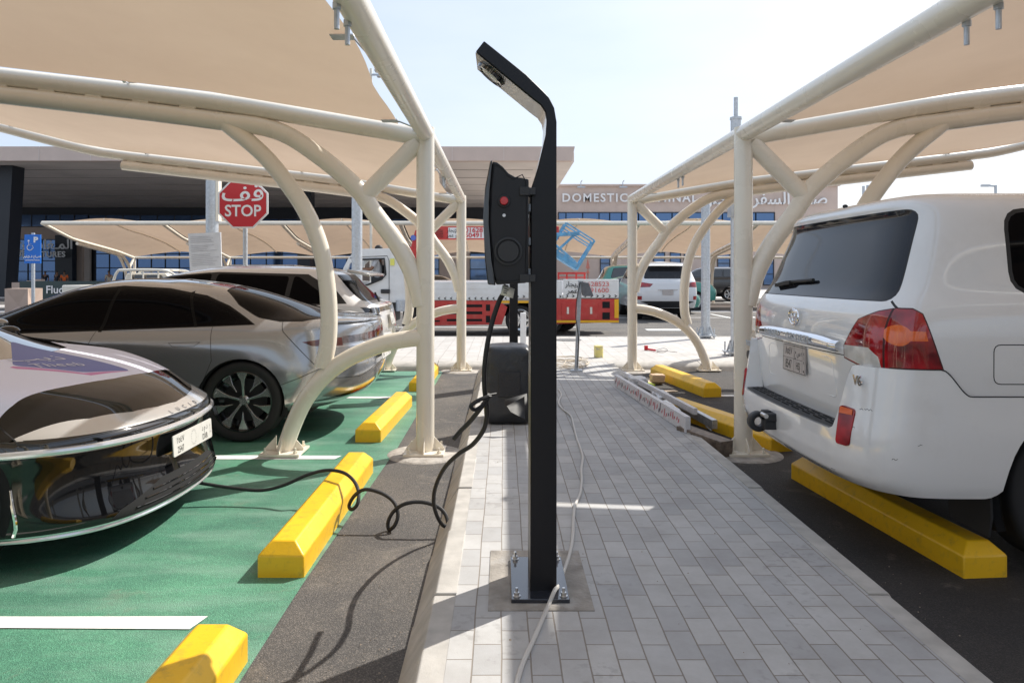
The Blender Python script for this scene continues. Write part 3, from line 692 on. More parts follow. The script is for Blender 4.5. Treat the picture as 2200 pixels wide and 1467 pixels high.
# ---- saloon (both low electric saloons) -------------------------------------------------
def fr(ts,xs,ys): return [interp(xs,ys,t) for t in ts]
def saloon_rows():
    """14 columns: 0 rear centre .. 3 rear corner, 4..9 side, 10 front corner .. 13 front centre"""
    rows=[]
    def row(z,xr,sr,xf,sf,w,wr,wf,side=None):
        # z: list of 14 or (rear,mid,front)
        if len(z)==3: z=[z[0]]*4+[z[0]*.6+z[1]*.4]+[z[1]]*4+[z[1]*.5+z[2]*.5]+[z[2]]*4
        a=xr+sr[2]; b=xf-sf[2]
        xs=[xr,xr+sr[0],xr+sr[1],xr+sr[2]]
        t=side or (.08,.21,.40,.58,.76,.91)
        xs+=[a+(b-a)*q for q in t]
        xs+=[xf-sf[2],xf-sf[1],xf-sf[0],xf]
        ys=[0,.42*w,.76*w*wr,.955*w*wr,w*(wr*.3+.7),w,w*.995,w*.995,w,w*(wf*.3+.7),.955*w*wf,.76*w*wf,.42*w,0]
        rows.append([(x,y,zz) for x,y,zz in zip(xs,ys,z)])
    row((.27,.19,.165),.34,(.02,.10,.32),4.88,(.03,.14,.42),.93,.97,.99)
    row((.34,.24,.20),.12,(.03,.13,.38),4.96,(.035,.16,.46),.95,.98,.995)
    row((.50,.40,.34),.02,(.035,.14,.42),4.90,(.035,.16,.46),.966,.98,.985)
    row((.66,.56,.50),.0,(.035,.15,.46),4.895,(.04,.17,.48),.972,.975,.98)
    row((.76,.68,.615),.02,(.04,.16,.50),4.93,(.045,.18,.50),.972,.965,.975)
    row((.86,.79,.665),.03,(.045,.17,.53),4.895,(.05,.19,.52),.970,.95,.97)
    row((.985,.885,.715),.03,(.05,.18,.56),4.80,(.06,.2,.52),.955,.93,.955)
    # deck edge / shoulder / bonnet edge
    row([1.045]*3+[1.02,.975,.955,.945,.94,.935,.925,.86,.83,.815,.81],.075,(.05,.17,.50),4.64,(.05,.16,.36),.925,.90,.93)
    row([1.075,1.075,1.07,1.055,1.02,.995,.985,.985,.985,.985,.955,.935,.925,.925],.42,(.05,.15,.40),4.28,(.04,.14,.27),.885,.87,.90)
    row([1.11,1.11,1.105,1.085,1.055,1.03,1.02,1.02,1.02,1.015,.985,.98,.99,.995],.66,(.05,.14,.34),3.86,(.04,.15,.30),.845,.86,.90)
    row([1.20,1.20,1.19,1.165,1.15,1.14,1.135,1.135,1.135,1.11,1.07,1.07,1.075,1.08],.92,(.05,.14,.32),3.60,(.04,.14,.28),.785,.85,.90,(.10,.26,.44,.62,.8,.93))
    row([1.305,1.305,1.295,1.275,1.27,1.275,1.28,1.28,1.27,1.245,1.21,1.215,1.22,1.225],1.26,(.04,.12,.28),3.24,(.03,.12,.24),.69,.85,.90,(.10,.26,.44,.62,.8,.93))
    row([1.375,1.375,1.368,1.355,1.36,1.368,1.372,1.372,1.365,1.345,1.325,1.33,1.335,1.338],1.62,(.03,.1,.22),2.92,(.03,.1,.2),.53,.88,.92,(.12,.3,.46,.62,.8,.93))
    row([1.400]*3+[1.398,1.4,1.404,1.406,1.406,1.402,1.396,1.385,1.388,1.39,1.39],1.9,(.02,.08,.16),2.66,(.02,.08,.16),.33,.9,.93,(.12,.3,.46,.62,.8,.93))
    return rows
def side_c(s,zmin=.0,ny=.30): return lambda c,n: c.y*s>0 and n.y*s>ny and c.z>zmin
def plate_sa(root,w,h,c,face,up,top_l,top_r,bot_l,bot_r,long=False,m=None):
    """number plate: face = outward normal"""
    face=V(face).normalized(); up=V(up).normalized(); xd=up.cross(face); c=V(c)
    b=MB(); pts=roundpoly([(-w/2,-h/2),(w/2,-h/2),(w/2,h/2),(-w/2,h/2)],.012)
    b.prism(pts,lambda a,q:c+xd*a+up*q,lambda a,q:c+xd*a+up*q+face*.006)
    pl=b.build('number_plate',m or mat('plate_white',(.62,.61,.58),.4,dirt=(20,(.4,.38,.34),.3)),root)
    b=MB(); o=c+face*.0068
    def T(t,x,y,sz,sx=.8): put_text(b,t,sz,o+xd*x+up*y,xd,up,off=.004,sx=sx)
    if long:
        T(top_l,-w*.33,h*.20,h*.42,.95); T(bot_l,-w*.33,-h*.26,h*.44,.78); T(top_r,w*.30,h*.20,h*.40,.9); T(bot_r,w*.30,-h*.26,h*.42,.75)
        for a in (0,1): 
            n=26
            for k in range(n):
                an=2*math.pi*k/n; rr=h*(.30+.05*(k%2)); q=o+xd*(math.cos(an)*rr*.85)+up*(math.sin(an)*rr*1.1); b.add([q-xd*.002-up*.002,q+xd*.002-up*.002,q+xd*.002+up*.002,q-xd*.002+up*.002],[(0,1,2,3)])
            break
        put_text(b,'K\nS\nA',h*.16,o+xd*w*.45,xd,up,off=.02,sx=.8)
    else:
        T(top_l,-w*.24,h*.25,h*.40,.72); T(bot_l,-w*.24,-h*.24,h*.46,.62); T(top_r,w*.19,h*.25,h*.34,.72); T(bot_r,w*.19,-h*.24,h*.38,.70)
        put_text(b,'K\nS\nA',h*.15,o+xd*w*.43+up*h*.1,xd,up,off=.02,sx=.8)
        def seg(x0,y0,x1,y1,t=.0022):
            a=o+xd*x0+up*y0; e=o+xd*x1+up*y1; d=(e-a).normalized(); n=face.cross(d)*t/2; b.add([a+n,e+n,e-n,a-n],[(0,1,2,3)])
        seg(-w/2,0,w*.365,0); seg(0,-h/2,0,h/2); seg(w*.365,-h/2,w*.365,h/2)
        for pq in ((-w/2+.005,-h/2+.005,w/2-.005,-h/2+.005),(-w/2+.005,h/2-.005,w/2-.005,h/2-.005),(-w/2+.005,-h/2+.005,-w/2+.005,h/2-.005),(w/2-.005,-h/2+.005,w/2-.005,h/2-.005)): seg(*pq,t=.003)
        b.add([o+xd*(w*.43+math.cos(k)*.008)+up*(-h*.36+math.sin(k)*.008) for k in [i*math.pi/4 for i in range(8)]],[tuple(range(8))])
    b.build('lettering',M_ink,pl); return pl
def saloon(label,loc,rz,paintm,hood=None,nose=None,front=True,group=None):
    root=thing('electric_saloon',label,'car',(0,0,0))
    B=Body(body_from_rows(saloon_rows(),crown=.012,levels=3))
    sideglass=[(1.03,1.018),(1.30,1.155),(1.53,1.245),(1.88,1.312),(2.29,1.333),(2.71,1.295),(3.05,1.205),(3.30,1.105),(3.62,.972),(3.5,.945),(2.77,.962)]
    for s in (1,-1):
        c=side_c(s,.9,.2)
        B.cut(offset(sideglass,.016),'y','window_trim',c); B.cut(sideglass,'y','side_window',c)
        B.line([(2.33,.90),(2.30,1.335)],'y',.03,'window_trim',side_c(s,.955,.2)); B.line([(1.50,.98),(1.66,1.29)],'y',.022,'window_trim',side_c(s,.99,.2))
        sc=side_c(s,.15,.25)
        B.line([(1.36,1.00),(1.345,.85),(1.335,.71),(1.40,.55),(1.50,.40),(1.53,.26)],'y',.0055,'panel_gap',sc)
        B.line([(2.36,.955),(2.42,.80),(2.46,.6),(2.47,.26)],'y',.0055,'panel_gap',sc); B.line([(3.60,.93),(3.56,.8),(3.50,.6),(3.50,.26)],'y',.0055,'panel_gap',sc)
        B.line([(.78,1.035),(.745,.955),(.60,.80),(.47,.665)],'y',.006,'panel_gap',sc); B.line([(.745,.50),(.60,.555),(.44,.625),(.30,.60)],'y',.006,'panel_gap',sc)
        for x0 in (1.44,2.60):
            h=[(x0,.868),(x0+.27,.862),(x0+.235,.832),(x0+.05,.834)]; B.line(h+[h[0]],'y',.004,'panel_gap',sc)
        for cx in (1.09,4.05): B.cut(circ(cx,.355,.372),'y','hole',lambda c,n,s=s: c.y*s>.5 and c.z<.8 and abs(n.y)>.05)
        # tail lamp side, corner lamps
        B.cut([(.585,.862),(.50,.825),(.05,.80),(.05,.90),(.40,.885)],'y','tail_lamp',lambda c,n,s=s:c.y*s>0 and n.y*s>.75 and c.x<1)
    rc=lambda c,n: n.x<-.2 and c.x<.8
    B.cut([(-.95,.825),(-.5,.845),(0,.865),(.5,.845),(.95,.825),(.95,.885),(.5,.91),(0,.93),(-.5,.91),(-.95,.885)],'x','lamp_bar',lambda c,n: n.x<-.2 and abs(n.y)<=.75 and c.x<.7)
    B.cut([(-.40,.852),(0,.867),(.40,.852),(.40,.915),(0,.93),(-.40,.915)],'x','tail_lamp',lambda c,n: n.x<-.2 and abs(n.y)<=.75 and c.x<.7)
    B.line([(-.86,.805),(-.5,.825),(0,.845),(.5,.825),(.86,.805)],'x',.014,'bright_strip',lambda c,n:n.x<-.45 and c.x<.5)
    B.cut([(-.90,.335),(-.4,.352),(0,.36),(.4,.352),(.90,.335),(.5,.43),(0,.45),(-.5,.43)],'x','diffuser',rc)
    B.line([(-.90,.325),(-.4,.343),(0,.35),(.4,.343),(.90,.325)],'x',.014,'bright_strip',rc)
    B.line([(-.86,.545),(-.6,.53),(-.3,.60),(0,.622),(.3,.60),(.6,.53),(.86,.545)],'x',.006,'panel_gap',rc)
    for s in(1,-1): B.cut([(s*.60,.375),(s*.36,.385),(s*.36,.41),(s*.55,.405)],'x','reflector',rc)
    up=lambda c,n:n.z>.1 and c.z>.95
    rg=[(.46,-.60),(.46,.60),(.62,.73),(.80,.765),(1.0,.725),(1.22,.60),(1.40,.40),(1.44,0),(1.40,-.40),(1.22,-.60),(1.0,-.725),(.80,-.765),(.62,-.73)]
    B.cut(offset(rg,.015),'z','window_trim',up); B.cut(rg,'z','rear_window',up)
    ws=[(2.72,0),(2.75,.42),(2.95,.56),(3.30,.68),(3.70,.74),(3.92,.50),(3.99,0),(3.92,-.50),(3.70,-.74),(3.30,-.68),(2.95,-.56),(2.75,-.42)]
    B.cut(offset(ws,.015),'z','window_trim',lambda c,n:n.z>.1 and c.z>.9); B.cut(ws,'z','windscreen',lambda c,n:n.z>.1 and c.z>.9)
    B.cut([(1.56,-.40),(2.62,-.44),(2.62,.44),(1.56,.40)],'z','roof_glass',lambda c,n:n.z>.5 and c.z>1.3)
    # ---- front
    fc=lambda c,n:n.x>.12 and c.x>4.0; fx=lambda c,n:n.x>.30 and c.x>4.0; fs=lambda s:(lambda c,n:c.y*s>0 and n.x<=.30 and n.y*s>.2 and c.x>4.2)
    if nose:
        B.cut([(4.20,-1.2),(4.36,-.93),(4.46,-.82),(4.645,-.60),(4.75,-.38),(4.80,-.18),(4.82,0),(4.80,.18),(4.75,.38),(4.645,.60),(4.46,.82),(4.36,.93),(4.20,1.2),(5.2,1.2),(5.2,-1.2)],'z','nose_panel',lambda c,n:n.z>.02 and c.z>.652 and c.x>4.2)
    fr_=lambda c,n:n.x>.12 and c.x>4.25
    B.cut([(-1.0,.655),(-.55,.650),(-.45,.642),(.45,.642),(.55,.650),(1.0,.655),(1.0,.60),(.5,.602),(-.5,.602),(-1.0,.60)],'x','light_bar',fr_)
    B.cut([(-1.0,.602),(1.0,.602),(1.0,.572),(-1.0,.572)],'x','bright_strip',fr_)
    B.cut([(-.66,.205),(.66,.205),(.60,.25),(.30,.335),(-.30,.335),(-.60,.25)],'x','lower_grille',lambda c,n:n.x>.2 and c.x>4.4)
    B.cut([(-1.0,.150),(1.0,.150),(1.0,.200),(-1.0,.200)],'x','lip',lambda c,n:n.x>-.2 and c.x>4.2)
    if hood:
        wr=[(3.66,-.66),(4.30,-.90),(4.36,-.76),(4.44,-.42),(4.50,-.10),(4.525,.25),(4.50,.62),(4.40,.84),(3.66,.66),(3.9,.45),(4.02,0),(3.9,-.45)]
        up2=lambda c,n:n.z>.25 and c.x>3.5 and c.z>.7
        B.cut(wr,'z','bonnet_wrap',up2)
        B.cut(roundpoly([(3.70,.20),(4.47,.17),(4.36,-.16),(4.07,-.33)],.05),'z','logo_patch',up2)
        B.cut([(4.075,-.335),(4.365,-.165),(4.47,.165),(4.41,-.17),(4.12,-.372),(4.08,-.37)],'z','pink_patch',up2)
    B.line([(4.60,.80),(4.45,.86),(4.0,.76),(3.66,.74)],'z',.005,'panel_gap',lambda c,n:n.z>.3 and c.x>3.5); B.line([(4.60,-.80),(4.45,-.86),(4.0,-.76),(3.66,-.74)],'z',.005,'panel_gap',lambda c,n:n.z>.3 and c.x>3.5)
    M={'body':paintm,'window_trim':mat('matt_window_trim',(.006,.006,.006),.5,spec=.1),'side_window':mat('tinted_glass',(.003,.003,.004),.03,spec=.05),'rear_window':MATS['tinted_glass'],'windscreen':M_tank,'roof_glass':M_tank,
       'panel_gap':M_rubber,'tail_lamp':mat('tail_lens',(.11,.03,.03),.08,coat=1,noise=(7,.2,2)),'bright_strip':M_steel2,'diffuser':M_blackg,'reflector':M_red,'nose_panel':nose or paintm,'light_bar':M_blackg,'lamp_bar':mat('smoked_lens',(.09,.075,.08),.07,coat=1,noise=(14,.2,2)),'lower_grille':M_liner,
       'lip':M_steel2,'bonnet_wrap':hood,'logo_patch':mat('indigo_patch',(.15,.17,.42),.45,spec=.3),'pink_patch':mat('pink_patch',(.60,.22,.45),.45,spec=.3)}
    ob=B.finish(root,M)
    for s in(1,-1):
        for cx in (1.09,4.05):
            arch_liner(root,cx,.355,.372,.945,.32,s,M_liner); 
    for cx in (1.09,4.05):
        for s in(1,-1): wheel(root,(cx,s*.925,.352),.352,s)
    b=MB(); b.box((2.4,0,.33),(3.7,1.5,.22)); b.build('underbody',M_liner,root)
    # shark fin seam, deck spoiler lip
    q=MB()
    pts=[]
    for k in range(21):
        y=-.74+1.48*k/20; h=B.bvh.ray_cast(V((-1,y,.995)),V((1,0,0))); 
        if h[0]: pts.append(h[0]+V((.008,0,.03)))
    q.tube(catmull(pts,2),.011,8); q.build('spoiler_lip',paintm,root)
    for z,r_,y_,nm in ((.592,.017,.93,'bright_strip'),(.180,.012,.95,'lip')):
        pts=[]
        for k in range(41):
            y=-y_+2*y_*k/40; h=B.bvh.ray_cast(V((7,y,z)),V((-1,0,0)))
            if h[0]: pts.append(h[0]+V((.002,0,0)))
        q=MB(); q.tube(pts,r_,8); q.build(nm,mat('bright_trim',(.72,.72,.75),.18,metal=.6,coat=.6),root)
    # grille slats
    if hood:
        for z in (.235,.265,.295):
            pts=[]
            yl=.60-(z-.2)*2.2
            for k in range(13):
                y=-yl+2*yl*k/12; h=B.bvh.ray_cast(V((7,y,z)),V((-1,0,0)))
                if h[0]: pts.append(h[0]+V((.003,0,0)))
            if len(pts)>2: q=MB(); q.tube(pts,.0045,6); q.build('grille_slat',M_blackg,root)
        for s in (1,-1):
            pts=[]
            for k in range(7):
                z=.21+.22*k/6; h=B.bvh.ray_cast(V((7,s*.885,z)),V((-1,0,0)))
                if h[0]: pts.append(h[0]+V((.004,0,0)))
            q=MB(); q.tube(pts,.011,8); q.build('air_curtain_trim',M_chrome,root)
        b=MB()
        for k,ch in enumerate('LUCID'):
            y=-.16+.08*k; h=B.bvh.ray_cast(V((4.862-.12*y*y,y,2)),V((0,0,-1)))
            put_text(b,ch,.035,(4.868-.2*y*y,y,.70),(0,1,0),(-.9,0,.45),off=.02,bvh=B.bvh,pd=(0,0,-1),sx=1.3)
        b.build('lettering',M_plas,root)
        b=MB(); xd=V((.42,.90,0)); yd=V((-.90,.42,0)); o=V((4.20,-.13,.9))
        put_text(b,'Theeb',.11,o,xd,yd,off=.002,space=1.1,bvh=B.bvh,pd=(0,0,-1)); b.build('lettering',mat('pale_lettering',(.66,.66,.75),.4),root); b=MB(); put_text(b,'\ufe90\ufef3\ufeab',.15,o+yd*.16-xd*.03,xd,yd,off=.002,bvh=B.bvh,pd=(0,0,-1),sx=1.2)
        b.build('lettering',mat('pale_lettering',(.66,.66,.75),.4),root)
        plate_sa(root,.53,.118,(4.918,0,.487),(1,0,.06),(-.06,0,1),'\u0662\u0665\u0664\u0667','\u062f \u0645 \u062f','2547','DXR',long=True)
    else:
        plate_sa(root,.50,.11,(.0-.006,0,.70),(-1,0,.1),(.1,0,1),'\u0661\u0662\u0663\u0664','\u062f \u0645','7124','DE',long=True)
    for s in (1,-1):      # door mirrors
        q=MB(); q.sphere((3.14,s*1.0,1.03),.085,14,(.9,1.0,.55)); q.bar((3.2,s*.84,.985),(3.18,s*.96,1.01),.05,.025); q.build('door_mirror',paintm,root)
    root.location=loc; root.rotation_euler=(0,0,rz)
    return root,B
M_steel2=mat('satin_aluminium',(.66,.66,.68),.2,metal=1)
M_lens=mat('clear_lens',(.05,.055,.06),.05,coat=1)
bronze=paint('warm_silver_paint',(.345,.36,.385),metal=.6,rough=.17); M_cblack=mat('black_paint',(.005,.005,.006),.04,spec=.6)
wrap=mat('lavender_wrap',(.78,.785,.93),.42,spec=.35); silver=paint('silver_paint',(.66,.66,.66),metal=.6,rough=.2)
saloon('black electric saloon nosing in at left with lavender bonnet wrap and plugged-in cable',(-6.765,4.32,0),0,M_cblack,hood=wrap,nose=silver)
saloon('warm silver electric saloon parked tail-out at left behind the black saloon',(-1.17,7.2,0),math.pi,bronze)
# ---------------------------------------------------------------- boxy bodies
def level_rows(zs,rear,front,width,cols=(.02,.21,.40,.58,.76,.95),rr=.10,fr_=.2,zf=None,wr=.965,wf=.94):
    rows=[]
    for z in zs:
        xr=interp([p[0] for p in rear],[p[1] for p in rear],z); xf=interp([p[0] for p in front],[p[1] for p in front],z); w=interp([p[0] for p in width],[p[1] for p in width],z)
        a=xr+rr+.13; b=xf-fr_-.12
        xs=[xr,xr+.006,xr+rr*.22,xr+rr]+[a+(b-a)*q for q in cols]+[xf-fr_,xf-fr_*.35,xf-.02,xf]
        ys=[0,.45*w,.80*w,w*wr,w*.995,w,w,w,w,w*.99,w*wf,.76*w,.42*w,0]
        rows.append([(x,y,z) for x,y in zip(xs,ys)])
    return rows
M_lcw=paint('white_body_paint',(.77,.765,.755),rough=.16,dirt=(2.6,(.50,.47,.43),.22))
M_glass=mat('grey_tinted_glass',(.012,.013,.017),.06,spec=.42,dirt=(2.5,(.07,.07,.075),.35))
M_redl=mat('red_lens',(.30,.006,.010),.07,coat=1,noise=(9,.35,2)); M_amb=mat('amber_lens',(.75,.12,.01),.15,coat=1); M_clr=mat('clear_lamp_lens',(.60,.57,.53),.12,coat=1,noise=(18,.85,2))
def wagon():
    root=thing('off_road_wagon','large white off-road wagon at right, its rear bumper overhanging a yellow wheel stop','car',(0,0,0))
    zs=[.42,.50,.70,.90,1.05,1.18,1.28,1.33,1.38,1.50,1.64,1.75,1.80,1.845,1.872,1.885]
    B=Body(body_from_rows(level_rows(zs,[(.42,.18),(.6,.15),(.9,.125),(1.05,.115),(1.18,.12),(1.28,.15),(1.33,.185),(1.38,.22),(1.5,.265),(1.64,.315),(1.75,.355),(1.80,.335),(1.845,.36),(1.872,.46),(1.885,.72)],
        [(.42,4.88),(.9,4.90),(1.05,4.82),(1.12,4.5),(1.2,3.75),(1.38,3.50),(1.64,3.15),(1.80,2.9),(1.885,2.5)],[(.42,.945),(.6,.968),(.9,.985),(1.18,.985),(1.28,.972),(1.33,.955),(1.38,.938),(1.64,.885),(1.75,.855),(1.80,.825),(1.845,.76),(1.872,.66),(1.885,.42)],rr=.085),crown=.018,levels=3))
    rc=lambda c,n:n.x<-.25 and c.x<.9; rs=lambda c,n:n.x<-.12 and c.x<.9
    gl=roundpoly([(-.855,1.322),(.855,1.322),(.765,1.775),(-.765,1.775)],.05)
    B.cut(offset(gl,.005),'x','window_trim',rc); B.cut(gl,'x','rear_window',rc)
    B.line([(-.93,.45),(-.93,1.005)],'x',.006,'panel_gap',rc); B.line([(.93,.45),(.93,1.005)],'x',.006,'panel_gap',rc)
    B.line([(-.855,1.32),(-.90,1.285),(-.94,1.275)],'x',.008,'panel_gap',rc); B.line([(.855,1.32),(.90,1.285),(.94,1.275)],'x',.008,'panel_gap',rc)
    B.line([(-.62,1.03),(-.3,1.028),(.3,1.028),(.62,1.03)],'x',.005,'panel_gap',rc)
    for s in(1,-1):
        inner=[(s*1.15,1.288),(s*.90,1.287),(s*.82,1.268),(s*.70,1.222),(s*.635,1.13),(s*.597,1.08),(s*.60,1.02),(s*.75,.992),(s*.90,.985),(s*1.15,.985)]
        pass
        sc=side_c(s,.3,.12)
        out=[(-.2,1.288),(.30,1.285),(.335,1.262),(.38,1.12),(.425,.985),(.30,.985),(-.2,.985)]
        cc=lambda c,n,s=s:c.y*s>.955*.985*0+.9 and c.x<.5 and n.y*s>.12
        B.cut(offset(out,.006),'y','lamp_seal',lambda c,n,s=s:c.y*s>.5 and n.y*s>-n.x and n.y*s>.1 and c.x<.7); B.cut(out,'y','tail_lamp',lambda c,n,s=s:c.y*s>.5 and n.y*s>-n.x and n.y*s>.1 and c.x<.7)
        rq=lambda c,n,s=s:c.x<.7 and n.y*s<=-n.x and n.x<-.1; B.cut(offset(inner,.005),'x','lamp_seal',rq); B.cut(inner,'x','tail_lamp',rq); B.line([(s*.885,.99),(s*.885,1.286)],'x',.009,'lamp_seal',rq)
        B.cut([(s*.597,1.085),(s*.60,1.022),(s*.75,.998),(s*.875,.992),(s*.86,1.05),(s*.80,1.09)],'x','reversing_lamp',rq)
        B.cut([(.215,1.185),(.345,1.180),(.355,1.135),(.215,1.135)],'y','indicator',lambda c,n,s=s:abs(c.y)>.8 and n.y*s>.5 and c.y*s>0 and c.x<.6)
        B.cut(circ(.235,1.16,.05,24),'y','indicator',lambda c,n,s=s:abs(c.y)>.8 and n.y*s>.5 and c.y*s>0 and c.x<.6)
        q=roundpoly([(.78,1.375),(1.50,1.375),(1.60,1.755),(.80,1.755)],.09); B.cut(offset(q,.02),'y','window_trim',side_c(s,1.3,.2)); B.cut(q,'y','side_window',side_c(s,1.3,.2))
        for x0,x1 in ((1.70,2.45),(2.56,3.28)):
            q=roundpoly([(x0-.02,1.375),(x1,1.375),(x1-.02 if x1<3 else x1-.40,1.765),(x0+.02,1.765)],.05); B.cut(offset(q,.02),'y','window_trim',side_c(s,1.3,.2)); B.cut(q,'y','side_window',side_c(s,1.3,.2))
        g=roundpoly([(.655,1.12),(.87,1.12),(.87,.935),(.655,.935)],.035); B.line(g+[g[0]],'y',.005,'panel_gap',side_c(s,.5,.4))
        B.line([(1.64,1.36),(1.64,.9),(1.72,.5)],'y',.006,'panel_gap',side_c(s,.4,.4)); B.line([(2.50,1.36),(2.50,.5)],'y',.006,'panel_gap',side_c(s,.4,.4)); B.line([(3.42,1.25),(3.42,.5)],'y',.006,'panel_gap',side_c(s,.4,.4))
        for cx in (1.17,4.02): B.cut(circ(cx,.40,.47),'y','hole',lambda c,n,s=s:c.y*s>.6 and c.z<1.0)
    B.cut([(3.0,-.62),(3.0,.62),(3.62,.74),(3.68,0),(3.62,-.74)],'z','windscreen',lambda c,n:n.z>.2 and n.x>.2 and c.z>1.15)
    M={'body':M_lcw,'window_trim':M_rubber,'rear_window':M_glass,'side_window':MATS['tinted_glass'],'panel_gap':M_rubber,'lamp_seal':mat('dark_red_seal',(.05,.004,.006),.3),'tail_lamp':M_redl,'reversing_lamp':M_clr,'indicator':M_amb,'windscreen':M_tank}
    ob=B.finish(root,M)
    # ---- bumper
    plan=[(0,0),(.004,.35),(.022,.62),(.06,.79),(.125,.905),(.24,.972),(.42,.995),(.62,.998),(.82,.998)]
    pl=catmull([(a,b_,0) for a,b_ in plan],6); N=len(pl)
    def bumper(u,v):
        sgn=1 if u>=.5 else -1; k=abs(u-.5)*2*(N-1); i=min(int(k),N-2); p=pl[i].lerp(pl[i+1],k-i)
        yy=p.y; xx=p.x
        t=min(1,max(0,(yy-.66)/.11)); t=t*t*(3-2*t); ztop=.662+(1.0-.662)*t
        if xx>.40: t2=min(1,(xx-.40)/.14); t2=t2*t2*(3-2*t2); ztop-=.125*t2
        zb=.395
        if xx>.60: zb+=.06*min(1,((xx-.60)/.105))**2
        if xx>.705:   # follow the arch
            dx=1.17-xx; zb=max(zb,.40+math.sqrt(max(0,.475**2-dx*dx))); zb=min(zb,ztop-.02)
        z=zb+(ztop-zb)*v
        ins=interp([.39,.44,.52,.60,.66,.80,1.0],[.09,.03,.003,0,.004,.028,.052],z)
        nx=1 if xx<.15 else max(0,1-(xx-.15)/.3); 
        return V((xx+ins*max(.15,nx)*1.0,sgn*(yy-ins*.30),z))
    b=MB(); b.grid(bumper,120,22)
    bp=b.build('rear_bumper',M_lcw,root,angle=60)
    for s0,s1 in ((.0,.235),(.765,1.0)):
        q=MB(); q.tube([bumper(s0+(s1-s0)*k/60,1.0)+V((.002,0,.002)) for k in range(61)],.003,6); q.build('seam',M_rubber,bp)
    for u0,v0,n_ in ((.262,.66,9),(.285,.655,4),(.16,.42,3),(.30,.50,3),(.20,.30,5),(.36,.2,5)):
        q=MB(); q.tube([bumper(u0+.0022*k,v0+.006*math.sin(k*1.7+u0*40)) for k in range(n_+1)],.0013,5); q.build('scuff',M_rubber,bp)
    # edge return at top of the step and the step pad
    b=MB(); b.grid(lambda u,v:V((bumper(.5+(u-.5)*1,1).x,0,0)) if False else (lambda q:V((q.x+ (0.135-q.x)*v if q.x<.13 else q.x+.03*v,q.y*(1-.0*v),.664)))(bumper(.5+(u-.5)*.60,1)),60,3); b.grid(lambda u,v:(lambda q:V((q.x+(.16-q.x)*v if q.x<.15 else q.x+.01*v,q.y*(1-.005*v),q.z+.0005)))(bumper(.5+(u-.5)*.70,1)),120,2); b.build('step_lip',M_lcw,bp)
    b=MB(); b.grid(lambda u,v:(lambda q:V((q.x+.012+(.19-q.x-.012)*v,q.y*.985,.668+.004*math.sin(v*math.pi))))(bumper(.5+(u-.5)*.565,1)),60,4); pad=b.build('step_pad',M_plas,root)
    for k in range(9):
        for r in range(3):
            y=-.56+k*.14; b=MB(); 
            for d in range(7): b.box((.055+.028*r+abs(y)*.03,y-.045+d*.015,.6735),(.007,.007,.006))
            o=b.build('grip_studs',M_rubber,pad); o['kind']='stuff'
    for s in (1,-1):
        b=MB(); rect=roundpoly([(.715,.60),(.80,.60),(.805,.785),(.72,.795)],.02); 
        # reflector follows the bumper: sample plan at |y|
        def bx(y,z):
            for k in range(200):
                q=bumper(.5+.5*k/200,(z-.395)/.6)
                if q.y>=y: return q.x
            return .1
        pts=[V((bx(y+.01,z)-.006,s*y,z))-V((.006,0,0)) for y,z in rect]; c=sum(pts,V((0,0,0)))/len(pts); b.add(pts+[p+V((.03,0,0)) for p in pts],[tuple(range(len(pts)))]+[(i,(i+1)%len(pts),len(pts)+(i+1)%len(pts),len(pts)+i) for i in range(len(pts))]); b.build('reflector',M_redl,bp)
        rr=[(y,z) for y,z in rect if z>.74]
        b=MB(); pts=[V((bx(y+.01,z)-.016,s*y,z)) for y,z in [(.724,.755),(.796,.755),(.796,.782),(.726,.788)]]; b.add(pts,[(0,1,2,3)]); b.build('amber_strip',M_amb,bp)
    # chrome bar + letters
    b=MB(); b.grid(lambda u,v:V((.098+.0*u-.022*math.sin(math.pi*v)**.6+(.02 if u in(0,1) else 0),-.565+1.13*u,1.046+.072*v*(1-.25*abs(2*u-1)**4))),40,8); g=b.build('garnish',M_chrome,root)
    b=MB(); put_text(b,'LAND',.056,(.070,.27,1.082),(0,-1,0),(0,0,1),off=.008,sx=1.45,space=1.15,depth=.002); b.build('lettering',M_galv,g); b=MB(); put_text(b,'CRUISER',.056,(.070,-.14,1.082),(0,-1,0),(0,0,1),off=.008,sx=1.45,space=1.15,depth=.002); b.build('lettering',M_galv,g)
    # badge
    b=MB(); c=V((.107,0,1.195))
    def ell(cy,cz,ry,rz_,r=.006): 
        b.tube([c+V((0,cy+ry*math.cos(t),cz+rz_*math.sin(t))) for t in [2*math.pi*k/32 for k in range(33)]],r,8,cap=False)
    ell(0,0,.068,.048,.0065); ell(0,.018,.040,.022,.005); ell(0,-.005,.017,.040,.005); bd=b.build('badge',M_chrome,root)
    b=MB(); put_text(b,'V6',.066,(.102,-.80,.925),(0,-1,0),(0,0,1),off=.03,sx=1.2,depth=.003); b.build('lettering',M_chrome,root)
    b=MB(); put_text(b,'VXR',.05,(.103,.80,.96),(0,-1,0),(0,0,1),off=.03,sx=1.0,depth=.003); b.build('lettering',M_galv,root)
    for (px_,py_,l_,a_) in ((1943,889,.05,.1),(1975,893,.02,-.2),(2125,988,.012,0),(1905,960,.02,.4),(2010,1010,.03,.3)):
        pass
    b=MB(); b.lathe([(0,0),(.03,0),(.03,-.004),(0,-.004)],(.103,.80,.88),(1,0,0),24); b.build('badge',M_plas,root)
    plate_sa(root,.335,.165,(.118,.01,.94),(-1,0,.03),(.03,0,1),'\u0668\u0665\u0664\u0667','\u062d \u0633 \u0647','8547','HSJ',m=mat('worn_plate',(.50,.45,.42),.5,dirt=(20,(.3,.27,.25),.4)))
